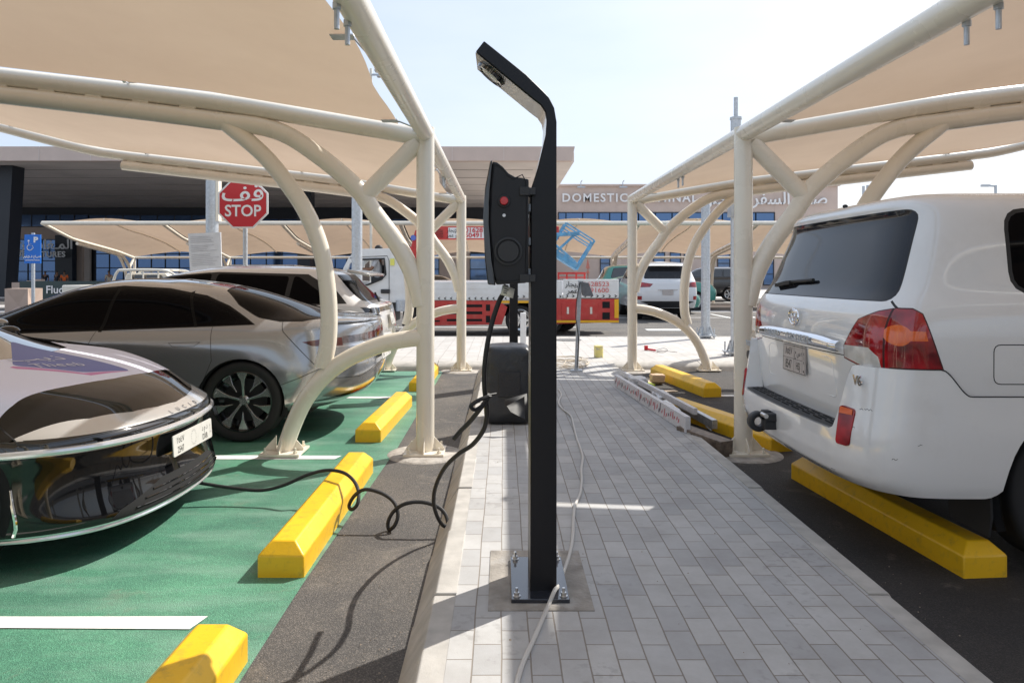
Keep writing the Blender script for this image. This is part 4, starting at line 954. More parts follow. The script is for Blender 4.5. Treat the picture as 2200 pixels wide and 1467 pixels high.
    # plate recess rim pressed in the tailgate
    b=MB(); rim=roundpoly([(-.50,.79),(.50,.79),(.46,1.00),(-.46,1.00)],.05,6); 
    pts=[(B.bvh.ray_cast(V((-2,y,z)),V((1,0,0)))[0]+V((.004,0,0))) for y,z in rim]; b.tube(pts+[pts[0]],.006,8,cap=False); b.build('plate_surround',M_lcw,root)
    # wiper, washer, tow hitch, mud flaps
    b=MB(); f=lambda y,z:B.bvh.ray_cast(V((-2,y,z)),V((1,0,0)))[0]+V((-.018,0,0))
    b.tube([f(.52,1.385),f(.40,1.40),f(.10,1.412),f(-.02,1.418)],.010,8); b.bar(f(.54,1.378)+V((.0,0,0)),f(.30,1.40),.03,.022); b.build('rear_wiper',M_rubber,root)
    b=MB(); b.sphere(f(-.02,1.86)+V((.0,0,-.0)),.012,10,(1.4,1,1)); b.build('washer_jet',M_rubber,root)
    b=MB(); hy=.07
    b.lathe([(.028,-.028),(.058,-.028),(.062,-.02),(.062,.02),(.058,.028),(.028,.028),(.028,-.028)],(-.075,hy+.03,.545),(0,1,0),28)
    b.box((-.01,hy-.03,.56),(.11,.07,.10)); b.box((-.02,hy-.02,.585),(.09,.11,.05)); b.box((-.035,hy+.0,.61),(.05,.06,.02)); b.build('tow_hitch',M_plas,root,bevel=.008)
    b=MB(); b.cyl((-.07,hy-.03,.60),(-.07,hy-.10,.60),.014,12); b.build('hitch_pin',M_steel,root)
    for s in(1,-1):
        b=MB(); b.yz([(s*.62,.60),(s*.93,.60),(s*.95,.30),(s*.93,.20),(s*.64,.20),(s*.62,.24)],.66,.672); b.build('mud_flap',M_rubber,root)
        for cx in(1.17,4.02): arch_liner(root,cx,.40,.47,.965,.34,s,M_liner); wheel(root,(cx,s*.90,.395),.395,s,'suv',.27)
    b=MB(); b.box((2.6,0,.52),(4.1,1.5,.20)); b.build('underbody',M_liner,root)
    b=MB(); b.tube(catmull([(3.35,-1.0,1.22),(3.33,-1.12,1.26),(3.33,-1.2,1.27)],3),.03,8); b.sphere((3.34,-1.13,1.3),.13,12,(.5,1,.9)); b.build('door_mirror',M_lcw,root)
    # light scuffs on the bumper corner
    root.location=(1.65,4.39,0)
    return root
wagon()
# ---------------------------------------------------------------- generic hatch / suv (distant cars)
def simple_car(name,label,cat,loc,rz,pm,rear,front,width,h,L,side_polys,rear_glass,wheels,wr_,lamps=(),bump=None,levels=2,group=None,extra=None,band=None,wd=.22,wstyle='suv',ws=None,glass=None):
    root=thing(name,label,cat,(0,0,0),group=group)
    zs=sorted(set([p[0] for p in width]+[p[0] for p in rear]+[p[0] for p in front]))
    B=Body(body_from_rows(level_rows(zs,rear,front,width,rr=.11),crown=.02,levels=levels))
    for s in(1,-1):
        if band: B.cut(band,'y','window_trim',side_c(s,.7,.15))
        for q in side_polys:
            q=roundpoly(q,.05); B.cut(offset(q,.018),'y','window_trim',side_c(s,.7,.15)); B.cut(q,'y','side_window',side_c(s,.7,.15))
        for cx in wheels: B.cut(circ(cx,wr_,wr_*1.12,28),'y','hole',lambda c,n,s=s:c.y*s>.5 and c.z<wr_*2.4)
    if rear_glass: q=roundpoly(rear_glass,.05); B.cut(q,'x','rear_window',lambda c,n:n.x<-.1 and c.x<L*.4)
    if ws: B.cut(ws,'z','windscreen',lambda c,n:n.z>.1 and n.x>.05 and c.x>L*.4)
    if bump: B.cut(bump,'x','bumper_insert',lambda c,n:n.x<-.1 and c.x<1)
    for q,nm in lamps: B.cut(q,'x',nm,lambda c,n:n.x<-.05 and c.x<.8)
    for s in(1,-1):
        for k,(x0,x1) in enumerate([(p[0][0],p[1][0]) for p in side_polys]):
            if k: B.line([(x0-.05,h*.88),(x0-.05,.3)],'y',.008,'panel_gap',side_c(s,.25,.3))
    M={'body':pm,'window_trim':M_rubber,'side_window':glass or MATS['tinted_glass'],'rear_window':glass or MATS['tinted_glass'],'windscreen':M_tank,'panel_gap':M_rubber,'tail_lamp':M_redl,'bumper_insert':M_plas,'reflector':M_redl,'bright_strip':M_steel2,'light_bar':M_blackg}
    B.finish(root,M)
    w=max(p[1] for p in width)
    for s in(1,-1):
        for cx in wheels: wheel(root,(cx,s*(w-.09),wr_),wr_,s,wstyle,wd)
    b=MB(); b.box((L/2,0,.36),(L*.82,w*1.5,.26)); b.build('underbody',M_liner,root)
    if extra: extra(root,B)
    root.location=loc; root.rotation_euler=(0,0,rz); return root
# white/grey electric crossover, tail out, in the third bay
def ev_extra(root,B):
    b=MB(); b.grid(lambda u,v:V((.46-.27*v+.02*math.cos(math.pi*(u-.5)*2)*0,(u-.5)*1.30*(1-.08*v),1.515-.055*v)),16,4); b.build('spoiler',MATS['pale_grey_paint'],root,solid=.035)
    plate_sa(root,.32,.16,(-.012,0,.86),(-1,0,.25),(.25,0,1),'\u0661\u0663\u0666','\u0628','6213','KR')
    b=MB(); put_text(b,'ELECTRIC',.05,(-.012,-.35,.70),(0,-1,0),(0,0,1),off=.03); b.build('lettering',M_galv,root)
    b=MB(); b.lathe([(.03,0),(.03,-.006),(.024,-.006),(.024,0)],(-.008,-.56,.70),(1,0,0),20); b.build('badge',M_chrome,root)
    b=MB(); b.tube([V((.22,.0,1.20)),V((.12,.28,1.10))],.014,8); b.build('rear_wiper',M_rubber,root)
pale=paint('pale_grey_paint',(.50,.49,.47),metal=.3,rough=.25)
evp=paint('white_gloss_paint',(.72,.72,.72),rough=.2)
simple_car('electric_crossover','white electric crossover with dark glass band and roof spoiler, beyond the silver saloon','car',(-1.53,9.93,0),math.pi,evp,
  [(.25,.22),(.45,.06),(.62,.0),(.85,.01),(1.00,.05),(1.06,.06),(1.10,.20),(1.20,.34),(1.35,.48),(1.46,.56),(1.54,.75),(1.57,1.3)],
  [(.25,4.5),(.62,4.62),(.85,4.5),(1.0,3.9),(1.10,3.7),(1.35,3.1),(1.46,2.85),(1.57,2.2)],
  [(.25,.88),(.45,.93),(.85,.945),(1.0,.92),(1.06,.90),(1.10,.87),(1.20,.83),(1.35,.76),(1.46,.69),(1.54,.58),(1.57,.36)],1.57,4.62,
  [[(.60,1.09),(.62,1.13),(1.05,1.42),(1.12,1.43),(1.16,1.08)],[(1.22,1.08),(1.18,1.43),(2.1,1.465),(2.13,1.06)],[(2.2,1.06),(2.17,1.465),(2.9,1.40),(3.5,1.08)]],
  [(-.70,1.11),(.70,1.11),(.58,1.45),(-.58,1.45)],(.95,3.65),.36,
  lamps=(([(-.88,.96),(-.74,.965),(-.74,1.035),(-.88,1.04)],'light_bar'),([(.74,.965),(.88,.96),(.88,1.04),(.74,1.035)],'light_bar'),([(-.735,.92),(-.56,.97),(-.56,1.03),(-.735,1.035)],'light_bar'),([(.56,.97),(.735,.92),(.735,1.035),(.56,1.03)],'light_bar'),([(-.55,.97),(.55,.97),(.55,1.03),(-.55,1.03)],'light_bar')),
  levels=3,extra=ev_extra,band=[(.42,1.085),(.56,1.24),(.95,1.455),(2.1,1.485),(2.95,1.42),(3.62,1.06)],wstyle='aero',ws=[(2.85,-.5),(2.85,.5),(3.55,.66),(3.7,0),(3.55,-.66)])
# white luxury suv seen from behind across the road
def lx_extra(root,B):
    b=MB(); b.box((-.01,0,.98),(.02,.62,.02)); b.build('garnish',M_chrome,root)
    b=MB(); b.box((-.006,0,.90),(.012,.34,.16)); b.build('number_plate',MATS['worn_plate'],root)
    b=MB(); b.box((.25,0,1.80),(.30,1.1,.03)); b.build('spoiler',M_lcw,root,bevel=.01)
suvR=[(.40,.15),(.6,.02),(.8,0),(1.0,.02),(1.2,.05),(1.27,.10),(1.35,.18),(1.6,.30),(1.75,.38),(1.82,.55),(1.86,1.1)]
suvF=[(.40,4.9),(.8,4.95),(1.1,4.7),(1.2,3.8),(1.35,3.5),(1.6,3.2),(1.82,2.8),(1.86,2.3)]
suvW=[(.40,.93),(.6,.97),(.8,.985),(1.0,.985),(1.2,.965),(1.27,.95),(1.35,.93),(1.6,.85),(1.75,.79),(1.82,.66),(1.86,.42)]
sp=[[(.5,1.33),(.62,1.70),(1.4,1.74),(1.42,1.33)],[(1.5,1.33),(1.5,1.74),(2.4,1.74),(2.42,1.33)],[(2.5,1.33),(2.5,1.74),(2.9,1.70),(3.35,1.33)]]
lx=simple_car('luxury_suv','white suv with wing-shaped red tail lamps, stopped right of the flatbed truck','car',(5.13,22.6,0),math.pi/2-.0,evp,suvR,suvF,suvW,1.86,4.95,sp,
  [(-.72,1.32),(.72,1.32),(.60,1.72),(-.60,1.72)],(1.1,3.95),.39,
  lamps=(([(-.98,1.24),(-.45,1.16),(-.55,1.06),(-.98,1.05)],'tail_lamp'),([(.98,1.24),(.45,1.16),(.55,1.06),(.98,1.05)],'tail_lamp'),([(-.95,.66),(-.80,.66),(-.80,.78),(-.95,.78)],'reflector'),([(.95,.66),(.80,.66),(.80,.78),(.95,.78)],'reflector')),
  bump=[(-.85,.60),(-.6,.52),(-.75,.41),(.75,.41),(.6,.52),(.85,.60),(.70,.62),(-.70,.62)],extra=lx_extra,levels=2,wd=.28,glass=M_glass)
# teal taxi van, dark suv, teal taxi, silver cars, pickup
teal=paint('teal_paint',(.045,.25,.20),rough=.25); dark=paint('charcoal_paint',(.035,.037,.04),rough=.25); slv=MATS['silver_paint']
sedR=[(.25,.2),(.55,0),(.8,.03),(1.0,.10),(1.04,.5),(1.2,1.0),(1.35,1.5),(1.43,2.0)]; sedF=[(.25,4.6),(.55,4.7),(.75,4.5),(.95,3.7),(1.04,3.45),(1.2,3.15),(1.35,2.85),(1.43,2.5)]; sedW=[(.25,.85),(.55,.91),(.8,.91),(1.0,.86),(1.2,.72),(1.35,.60),(1.43,.40)]
sps=[[(1.1,1.04),(1.55,1.33),(1.9,1.36),(1.95,1.02)],[(2.02,1.02),(2.0,1.37),(2.6,1.34),(3.3,1.0)]]
gcar='cars passing or parked beyond the road'
simple_car('taxi','teal taxi van half hidden between the truck tail and the cream post','taxi',(3.9,30.5,0),0,teal,suvR,suvF,suvW,1.86,4.95,sp,[(-.72,1.32),(.72,1.32),(.60,1.72),(-.60,1.72)],(1.1,3.95),.37,group=gcar,glass=M_tank)
simple_car('dark_suv','charcoal suv with red tail lamp parked by the terminal, right of the galvanised pole','car',(13.7,40.5,0),math.pi*.93,dark,suvR,suvF,suvW,1.86,4.95,sp,[(-.72,1.32),(.72,1.32),(.60,1.72),(-.60,1.72)],(1.1,3.95),.37,lamps=(([(-.98,1.24),(-.72,1.2),(-.72,.9),(-.98,.9)],'tail_lamp'),([(.98,1.24),(.72,1.2),(.72,.9),(.98,.9)],'tail_lamp')),group=gcar,glass=M_tank)
t2=simple_car('taxi','teal taxi saloon behind the white luxury suv, its flank showing to the right','taxi',(2.75,27.6,0),0.0,teal,sedR,sedF,sedW,1.43,4.7,sps,None,(.95,3.75),.33,group=gcar,glass=M_tank)
dup(t2,(14.6,38.5,0),.2,label='teal taxi with white door letters glimpsed left of the white wagon rear window')
s1=simple_car('silver_saloon','silver saloon passing just above the truck bed, left of the other one','car',(-5.6,36.0,0),0,slv,sedR,sedF,sedW,1.43,4.7,sps,None,(.95,3.75),.33,group=gcar,glass=M_tank)
dup(s1,(-1.6,34.2,0),0,label='silver saloon with a red lamp just left of the wall box, behind the truck bed')
# pickup with pale pipe rack
pk=thing('pickup','beige pickup with a pipe rack over its bed, mostly hidden behind the silver saloon','pickup',(-12,24,0))
b=MB()
for yy in (24,25.5):
    b.tube(catmull([(-12.9,yy,1.2),(-12.75,yy,1.55),(-12.5,yy,1.60),(-11.4,yy,1.60),(-11.0,yy,1.52),(-10.7,yy,1.32)],4),.045,8)
for x in (-12.3,-11.9,-11.4): b.tube([(x,24,1.0),(x,24,1.6)],.03,8); b.tube([(x,24,1.6),(x,25.5,1.6)],.03,8)
b.build('rack',M_cream,pk)
b=MB(); b.xz([(-14.6,.45),(-10.2,.45),(-10.15,.95),(-12.6,1.0),(-12.7,1.1),(-14.6,1.1)],24,25.6); b.xz([(-12.65,1.1),(-12.5,1.5),(-11.2,1.5),(-10.9,1.1)],24.1,25.5); b.build('body',M_cream,pk,bevel=.04)
b=MB(); b.xz([(-12.4,1.12),(-12.3,1.44),(-11.35,1.44),(-11.1,1.12)],24.08,24.1); b.build('side_window',M_tank,pk)
for x in (-14,-11): wheel(pk,(x,24.12,.36),.36,-1,'suv',.24)
# ---------------------------------------------------------------- flatbed truck with crane
M_trw=mat('truck_white',(.72,.72,.71),.35,noise=(7,.94),dirt=(3.5,(.45,.40,.34),.4)); M_trr=mat('truck_red',(.50,.035,.03),.4,noise=(5,.85),dirt=(5,(.3,.16,.12),.4)); M_try=mat('truck_yellow',(.80,.42,.01),.4)
def T(px,py,D=17.3): p=P(px,py,D); return p
tr=thing('flatbed_truck','white and red flatbed crane truck stopped on the road behind the canopies','truck',(0,17.3,0))
def tp(*pts): return [(T(x,y).x,T(x,y).z) for x,y in pts]
b=MB(); b.xz(tp((728,650),(726,605),(742,605),(768,606),(790,612),(820,602),(829,592),(872,592),(872,650)),17.3,19.2)
b.xz(tp((755,546),(775,535),(868,533),(872,540),(872,556),(826,556),(750,556)),17.3,19.2); b.xz(tp((829,592),(826,556),(872,556),(872,592)),17.3,19.2)
for y0_ in (17.3,19.12): b.xz(tp((726,605),(738,575),(750,552),(764,556),(752,566),(742,605)),y0_,y0_+.08); b.xz(tp((768,606),(768,556),(775,556),(775,606)),y0_,y0_+.06)
cabo=b.build('cab',M_trw,tr,bevel=.015)
q=MB(); q.box(T(830,640,18.3),(.5,1.6,1.2)); q.box(T(822,590,18.7),(.12,.5,.5)); q.build('seat',M_plas,cabo,bevel=.05)
mat('cab_glass',(.10,.13,.15),.05,coat=1)
q=MB()
for poly in (((776,558),(826,556),(829,590),(820,600),(790,612),(776,612)),):
    pts=[V((a,17.27,c)) for a,c in tp(*poly)]; q.tube(pts+[pts[0]],.022,6,cap=False)
q.build('window_frame',M_rubber,cabo)
q=MB(); pts=[V((a,17.297,c)) for a,c in tp((772,650),(772,552),(832,550),(836,560),(836,650))]; q.tube(pts,.008,6); q.build('door_seam',M_rubber,cabo)
q=MB(); q.box(T(828,626,17.28),(.22,.05,.10)); q.build('door_handle',M_plas,cabo,bevel=.015)
q=MB(); q.box(T(741,594,17.2),(.12,.10,.26)); q.build('door_mirror',M_plas,cabo,bevel=.02)
q=MB(); q.box(T(843,563,17.28),(.10,.03,.16)); q.build('yellow_sticker',mat('pale_yellow',(.75,.72,.15),.5),cabo)
q=MB(); q.xz(tp((728,650),(872,650),(872,668),(735,668)),17.4,19.1); q.build('cab_base',M_plas,cabo,bevel=.02)
# stuff behind the cab
b=MB(); b.box(T(885,635,17.9),(.30,.9,1.4)); b.cyl(T(878,690,17.5),T(878,600,17.5),.09,14); b.tube([T(868,700,17.5),T(872,640,17.4),T(886,600,17.5)],.05,8); b.build('chassis_gear',M_plas,tr,bevel=.02)
b=MB(); b.cyl(T(862,668,17.3),T(862,645,17.3),.13,18); b.build('air_tank',M_galv,tr)
# bed sides
for x0,x1,nm in ((897,1102,0),(1104,1208,1),(1210,1329,2)):
    b=MB(); y0,y1=(606,645) if nm==0 else (603,641) if nm==1 else (600,640)
    a=T(x0,y0); c=T(x1,y1); b.box(((a.x+c.x)/2,17.30,(a.z+c.z)/2),(c.x-a.x,.05,a.z-c.z))
    sd_=b.build('side_board',M_trw,tr,bevel=.012)
    q=MB()
    for k in range(3): q.box(((a.x+c.x)/2,17.272,a.z-(a.z-c.z)*(.05+.3*k)),(c.x-a.x-.05,.008,.010))
    q.build('board_ribs',M_trw,sd_)
    q=MB(); n=int((x1-x0)/13)
    for k in range(n):
        cx=T(x0+8+k*13,y1-4).x; cz=c.z+.045; s=-1 if nm==0 else 1
        q.add([(cx-.03*s,17.262,cz+.03),(cx+.0*s,17.262,cz+.03),(cx+.035*s,17.262,cz),(cx+0*s,17.262,cz-.03),(cx-.03*s,17.262,cz-.03),(cx+.005*s,17.262,cz)],[(0,1,2,3,4,5)])
    q.build('arrow_marks',M_ink,sd_)
    if nm==2:
        q=MB(); put_text(q,'01628523',.155,T(1277,611,17.255),(1,0,0),(0,0,1),off=.008,sx=1.15); put_text(q,'0491600',.155,T(1280,624,17.255),(1,0,0),(0,0,1),off=.008,sx=1.15); q.build('lettering',mat('faded_red_lettering',(.62,.16,.15),.6),sd_)
        q=MB(); put_text(q,'\ufead\ufe8e\ufea0\ufef3\u0644\ufedf',.17,T(1234,611,17.255),(1,0,0),(0,0,1),off=.01); put_text(q,'\ufeae\ufee4\ufecb',.17,T(1230,625,17.255),(1,0,0),(0,0,1),off=.01); q.build('lettering',M_ink,sd_)
a=T(897,606); c=T(1329,606); b=MB(); b.box(((a.x+c.x)/2,18.3,.93),(c.x-a.x,1.95,.08)); b.box(((a.x+c.x)/2,19.3,1.1),(c.x-a.x,.05,.4)); b.build('bed',M_trw,tr)
# red skirts
b=MB(); b.xz(tp((897,646),(1072,646),(1090,660),(1078,697),(897,700)),17.29,17.34); sk_=b.build('skirt',M_trr,tr,bevel=.006)
for x0,x1,y0,y1 in ((960,1036,654,660),(960,1036,669,675),(960,1036,685,690),(905,945,668,671),(905,945,688,691),(1044,1053,654,668),(1044,1053,678,693)):
    q=MB(); a=T(x0,y0);c=T(x1,y1); q.box(((a.x+c.x)/2,17.29,(a.z+c.z)/2),(c.x-a.x,.012,a.z-c.z)); q.build('slot',M_liner,sk_)
b=MB(); b.xz(tp((1155,642),(1329,642),(1329,692),(1155,697)),17.29,17.34); sk2=b.build('skirt',M_trr,tr,bevel=.006)
for x0,x1,y0,y1 in ((1294,1310,648,662),(1294,1310,671,686)):
    q=MB(); a=T(x0,y0);c=T(x1,y1); q.box(((a.x+c.x)/2,17.29,(a.z+c.z)/2),(c.x-a.x,.012,a.z-c.z)); q.build('slot',M_liner,sk2)
q=MB(); a=T(1206,650);c=T(1284,687); q.box(((a.x+c.x)/2,17.28,(a.z+c.z)/2),(c.x-a.x,.02,a.z-c.z)); dr=q.build('locker_door',M_trr,sk2,bevel=.008)
for x in (1220,1270): q=MB(); q.box(T(x,667,17.26),(.05,.03,.16)); q.build('latch',M_steel,sk2)
q=MB(); a=T(1320,643);c=T(1329,683); q.box(((a.x+c.x)/2,17.283,(a.z+c.z)/2),(c.x-a.x,.012,a.z-c.z)); q.build('yellow_band',M_try,sk2)
q=MB(); a=T(1156,688);c=T(1329,693); q.box(((a.x+c.x)/2,17.277,(a.z+c.z)/2),(c.x-a.x,.012,a.z-c.z)); q.build('yellow_band',M_try,sk2)
q=MB(); a=T(1070,646);c=T(1156,651); q.box(((a.x+c.x)/2,17.287,(a.z+c.z)/2),(c.x-a.x,.02,a.z-c.z)); q.build('yellow_band',M_try,tr)
b=MB(); b.box((0.3,18.4,.55),(5.0,.8,.25)); b.box((0.4,18.9,.5),(.5,1.6,.5)); b.build('chassis',M_liner,tr)
for x,r in ((1118,.355),(1178,.355),(775,.37)): wheel(tr,(T(x,690).x,17.42,r),r,-1,'suv',.25)
for x in (1210,1222): wheel(tr,(T(x,690).x,18.9,.35),.35,1,'suv',.25)
# crane
b=MB(); b.xz(tp((868,560),(885,492),(897,486),(900,520),(897,575),(884,576)),17.9,18.3); b.cyl(T(884,560,17.88),T(884,560,18.32),.17,18); b.cyl(T(884,540,17.86),T(884,540,18.34),.12,18); cr=b.build('crane_knuckle',M_trr,tr,bevel=.02)
q=MB(); q.cyl(T(884,560,17.88)+V((0,0,0)),T(884,560,17.85),.13,18); q.build('pivot_cover',mat('worn_red',(.55,.06,.04),.5),cr)
q=MB(); q.lathe([(0,0),(.07,0),(.07,-.01)],T(888,511,17.87),(0,1,0),18); q.build('round_decal',mat('blue_decal',(.10,.16,.5),.4),cr)
b=MB(); b.box((T(1065,502,18.1).x,18.1,T(0,501,18.1).z),(T(1200,0,18.1).x-T(930,0,18.1).x,.28,.32)); bo=b.build('boom',M_trr,tr,bevel=.012)
q=MB(); a=T(963,489,17.95);c=T(1042,512,17.95); q.box(((a.x+c.x)/2,17.955,(a.z+c.z)/2),(c.x-a.x,.008,a.z-c.z)); q.build('sign_panel',M_trw,bo)
q=MB(); put_text(q,'01628',.155,T(1018,495,17.945),(1,0,0),(0,0,1),off=.025,sx=1.15); put_text(q,'50491',.155,T(1018,506,17.945),(1,0,0),(0,0,1),off=.025,sx=1.15); q.build('lettering',mat('red_lettering',(.55,.05,.06),.5),bo)
q=MB(); put_text(q,'\ufead\ufe8e\ufea0\ufef3\ufefa\ufedf',.12,T(973,495,17.945),(1,0,0),(0,0,1),off=.01); put_text(q,'\ufeae\ufee4\ufecb \ufeee\ufe91\u0623',.12,T(974,506,17.945),(1,0,0),(0,0,1),off=.01); q.build('lettering',M_ink,bo)
q=MB()
for k in range(5): q.tube(catmull([T(935,492+4*k,17.94),T(945,494+4*k,17.94),T(952,496+3.4*k,17.94)],4),.006,6)
q.build('hose_lines',M_ink,bo)
b=MB(); b.tube([T(885,575,18.1),T(885,600,18.1),T(885,645,18.2)],.14,14); b.build('crane_column',M_trr,tr)
b=MB()
for x in (1200,1218,1238,1256): b.cyl(T(x,586,18.0),T(x,600,18.0),.025,8)
b.bar(T(1198,587,18.0),T(1258,587,18.0),.06,.05); b.bar(T(1198,596,18.0),T(1258,596,18.0),.04,.03); b.build('bed_rail',M_trr,tr)
# blue basket
bk=thing('lift_basket','scuffed blue steel work basket tilted over the truck bed, right of the charging post','work basket',T(1238,580,17.9))
M_blue=mat('scuffed_blue',(.11,.32,.52),.5,noise=(9,.7),dirt=(8,(.35,.38,.40),.7))
A=T(1217,479,17.6); Bq=T(1277.5,517,17.6); Cc=T(1238.6,580,17.6); Dd=A+(Cc-Bq); dep=V((0,.62,0))
def bb(p,q,w=.036,h=.036,nm='rail'): m=MB(); m.bar(p,q,w,h,up=(0,1,0)); m.build(nm,M_blue,bk,bevel=.004)
for o in (V((0,0,0)),dep):
    bb(A+o,Bq+o); bb(Bq+o,Cc+o,.05,.045,'upright'); bb(A+o,Dd+o,.06,.06,'upright'); bb(A.lerp(Dd,.18)+o,Bq.lerp(Cc,.18)+o,.03,.03)
for p in (A,Bq): bb(p,p+dep,.04,.04,'cross_rail')
m=MB(); n1=(Bq-A).normalized(); u1=(Dd-A).normalized()
q0=Dd-u1*.16; q1=Cc-u1*.16
m.add([q0,q1,Cc,Dd,q0+dep,q1+dep,Cc+dep,Dd+dep],[(0,1,2,3),(7,6,5,4),(0,4,5,1),(3,2,6,7),(0,3,7,4),(1,5,6,2)]); m.build('floor_pan',M_blue,bk,bevel=.006)
bb(A.lerp(Bq,.45)-V((0,.02,0)),Dd.lerp(Cc,.15)-V((0,.02,0)),.06,.04,'brace')
bb(T(1180,505,17.55),T(1245,502,17.55),.09,.07,'mount_arm'); bb(T(1180,515,17.6),T(1236,563,17.55),.06,.05,'mount_arm')
# driver
M_skin=mat('brown_skin',(.22,.11,.065),.5)
# ---------------------------------------------------------------- terminal buildings
M_stone=mat('beige_cladding',(.56,.45,.39),.75,noise=(1.2,.95)); M_soff=mat('soffit',(.66,.60,.56),.8,noise=(.4,.9)); M_dk=mat('dark_cladding',(.012,.015,.022),.4)
M_win=mat('sky_tint_window_glass',(.10,.18,.34),.05,spec=.9,metal=.65); M_mull=mat('mullion',(.02,.022,.03),.5); M_stone2=mat('pale_cladding',(.60,.49,.43),.75,noise=(1.2,.95))  # window glass: reflected sky is put into the blue base colour
def boxpx(b,x0,y0,x1,y1,D,t):
    a=P(x0,y0,D); c=P(x1,y1,D); b.box(((a.x+c.x)/2,D+t/2,(a.z+c.z)/2),(abs(c.x-a.x),t,abs(a.z-c.z)))
hall=thing('terminal_building','beige domestic terminal building with blue window bands behind the canopies at right','building',(15,76,0))
b=MB(); a=P(1190,400,76); c=P(1800,400,76); b.box(((a.x+c.x)/2,86,a.z/2),(c.x-a.x,20,a.z)); wl=b.build('wall',M_stone,hall)
b=MB()
for k in range(9):
    x=a.x+(c.x-a.x)*k/9; b.box((x,75.985,a.z*.86),(.05,.03,a.z*.27))
b.box(((a.x+c.x)/2,75.95,a.z+.08),(c.x-a.x+.3,.5,.18)); b.build('parapet',M_stone2,wl)
def window(root,x0,y0,x1,y1,D,nv=1,nh=0,m=None):
    q=MB(); boxpx(q,x0,y0,x1,y1,D-.05,.03); wn_=q.build('window',m or M_win,root)
    r=MB(); A=P(x0,y0,D-.08);B_=P(x1,y1,D-.08); w_=.09
    for k in range(nv+1): x=A.x+(B_.x-A.x)*k/nv; r.box((x,D-.08,(A.z+B_.z)/2),(w_,.08,abs(A.z-B_.z)+w_))
    for k in range(nh+2): z=A.z+(B_.z-A.z)*k/(nh+1); r.box(((A.x+B_.x)/2,D-.085,z),(abs(B_.x-A.x),.08,w_))
    r.build('frame',M_mull,wn_)
xs=[1200,1216,1252,1287,1310,1336,1372,1408,1444,1480,1516,1552,1588,1624,1664]
for x0,x1 in zip(xs,xs[1:]): window(hall,x0,457,x1,478 if x1!=1310 else 495,76)
for x0,x1 in ((1290,1310),(1404,1428),(1440,1462),(1470,1476),(1542,1568),(1590,1612),(1640,1662)): window(hall,x0,543,x1,612,76,1,2)
b=MB(); boxpx(b,1310,535,1335,600,75.9,.1); b.build('panel',M_stone2,wl)
b=MB(); put_text(b,'DOMESTIC TERMINAL',1.22,P(1207,426,75.8),(1,0,0),(0,0,1),off=.02,align='LEFT',space=1.22,depth=.06); b.build('lettering',M_wht,hall)
b=MB(); put_text(b,'\ufef2\ufee0\ufea7\ufe8d\ufeaa\ufedf\ufe8d \ufeae\ufed4\ufeb4\ufedf\ufe8d \ufe94\ufedf\ufe8e\ufebb',1.75,P(1778,428,75.8),(1,0,0),(0,0,1),off=.012,align='RIGHT',depth=.06); b.build('lettering',M_wht,hall)
for x in (1248,1338):
    p=P(x,404,75.6); b=MB(); b.tube([p,p+V((0,0,.6)),p+V((.1,-.3,.75))],.05,6); b.box(p+V((0,-.3,.05)),(.8,.3,.15)); b.build('floodlight',M_galv,hall)
dep=thing('terminal_building','large departures hall at left with deep overhanging roof, dark glass front and slanted columns','building',(-25,60,0))
b=MB(); x1=P(1235,315,45).x; zt=P(0,315,45).z; zb=8.5
b.xz([(-70,zt),(x1,zt),(x1-.18,zb),(-70,zb)],45,45.6); fa=b.build('roof',M_stone2,dep)
b=MB(); b.box((-35+x1/2+.0,61,zb+.3),(70+x1,31,.56)); b.build('soffit',M_soff,dep)
for k in range(22): b=MB(); x=x1-1.2-k*3.2; b.box((x,44.985,(zt+zb)/2+.0),(.03,.02,zt-zb)); b.build('joint',M_soff,fa)
b=MB()
for k in range(7): y=49+k*4; b.box((-33,y,zb+.01),(70,.06,.03))
b.build('soffit_joint',mat('soffit_gap',(.30,.27,.25),.8),dep)
b=MB(); b.box((-38,78,4.3),(80,3,8.6)); b.build('wall',M_dk,dep)
D=76.2
b=MB(); boxpx(b,-700,487,160,514,D,.3); b.build('band',M_stone,dep)
window(dep,-300,461,190,487,D,16,0); window(dep,190,462,560,486,D,10,0); window(dep,560,470,1190,486,D,16,0)
window(dep,-300,515,120,606,D,14,3); window(dep,205,515,415,606,D,7,2); window(dep,470,515,640,606,D,5,2); window(dep,700,545,720,606,D,1,1); window(dep,720,548,770,606,D,2,1)
for x0,x1_ in ((150,176),(176,192),(772,905),(943,1010)):
    b=MB(); boxpx(b,x0,515,x1_,612,D-.3-(.4 if x0==150 else 0),.4); b.build('pillar',M_stone if x0!=176 else M_soff,dep)
window(dep,905,545,943,612,D-.2,1,1); window(dep,1010,545,1190,612,D-.2,4,1)

for xb,xt,w_,D_ in ((-5,10,34,47),(650,652,32,58)):
    b=MB(); p0=P(xb,640,D_); q0=P(xt,380,D_); wd_=w_*D_/F
    b.add([(p0.x-wd_*.3,D_,0),(p0.x+wd_*.45,D_,0),(q0.x+wd_*.5,D_,zb),(q0.x-wd_*.5,D_,zb),(p0.x-wd_*.3,D_+1.2,0),(p0.x+wd_*.45,D_+1.2,0),(q0.x+wd_*.5,D_+1.2,zb),(q0.x-wd_*.5,D_+1.2,zb)],[(0,1,2,3),(7,6,5,4),(0,4,5,1),(1,5,6,2),(2,6,7,3),(3,7,4,0)]); b.build('column',M_dk,dep)
b=MB(); boxpx(b,118,505,155,612,74,.8); b.build('column',M_dk,dep)
b=MB(); put_text(b,'DEPARTURES',.80,P(34,547,73.5),(1,0,0),(0,0,1),off=.02,align='LEFT',depth=.05,space=1.08); b.build('lettering',M_wht,dep)
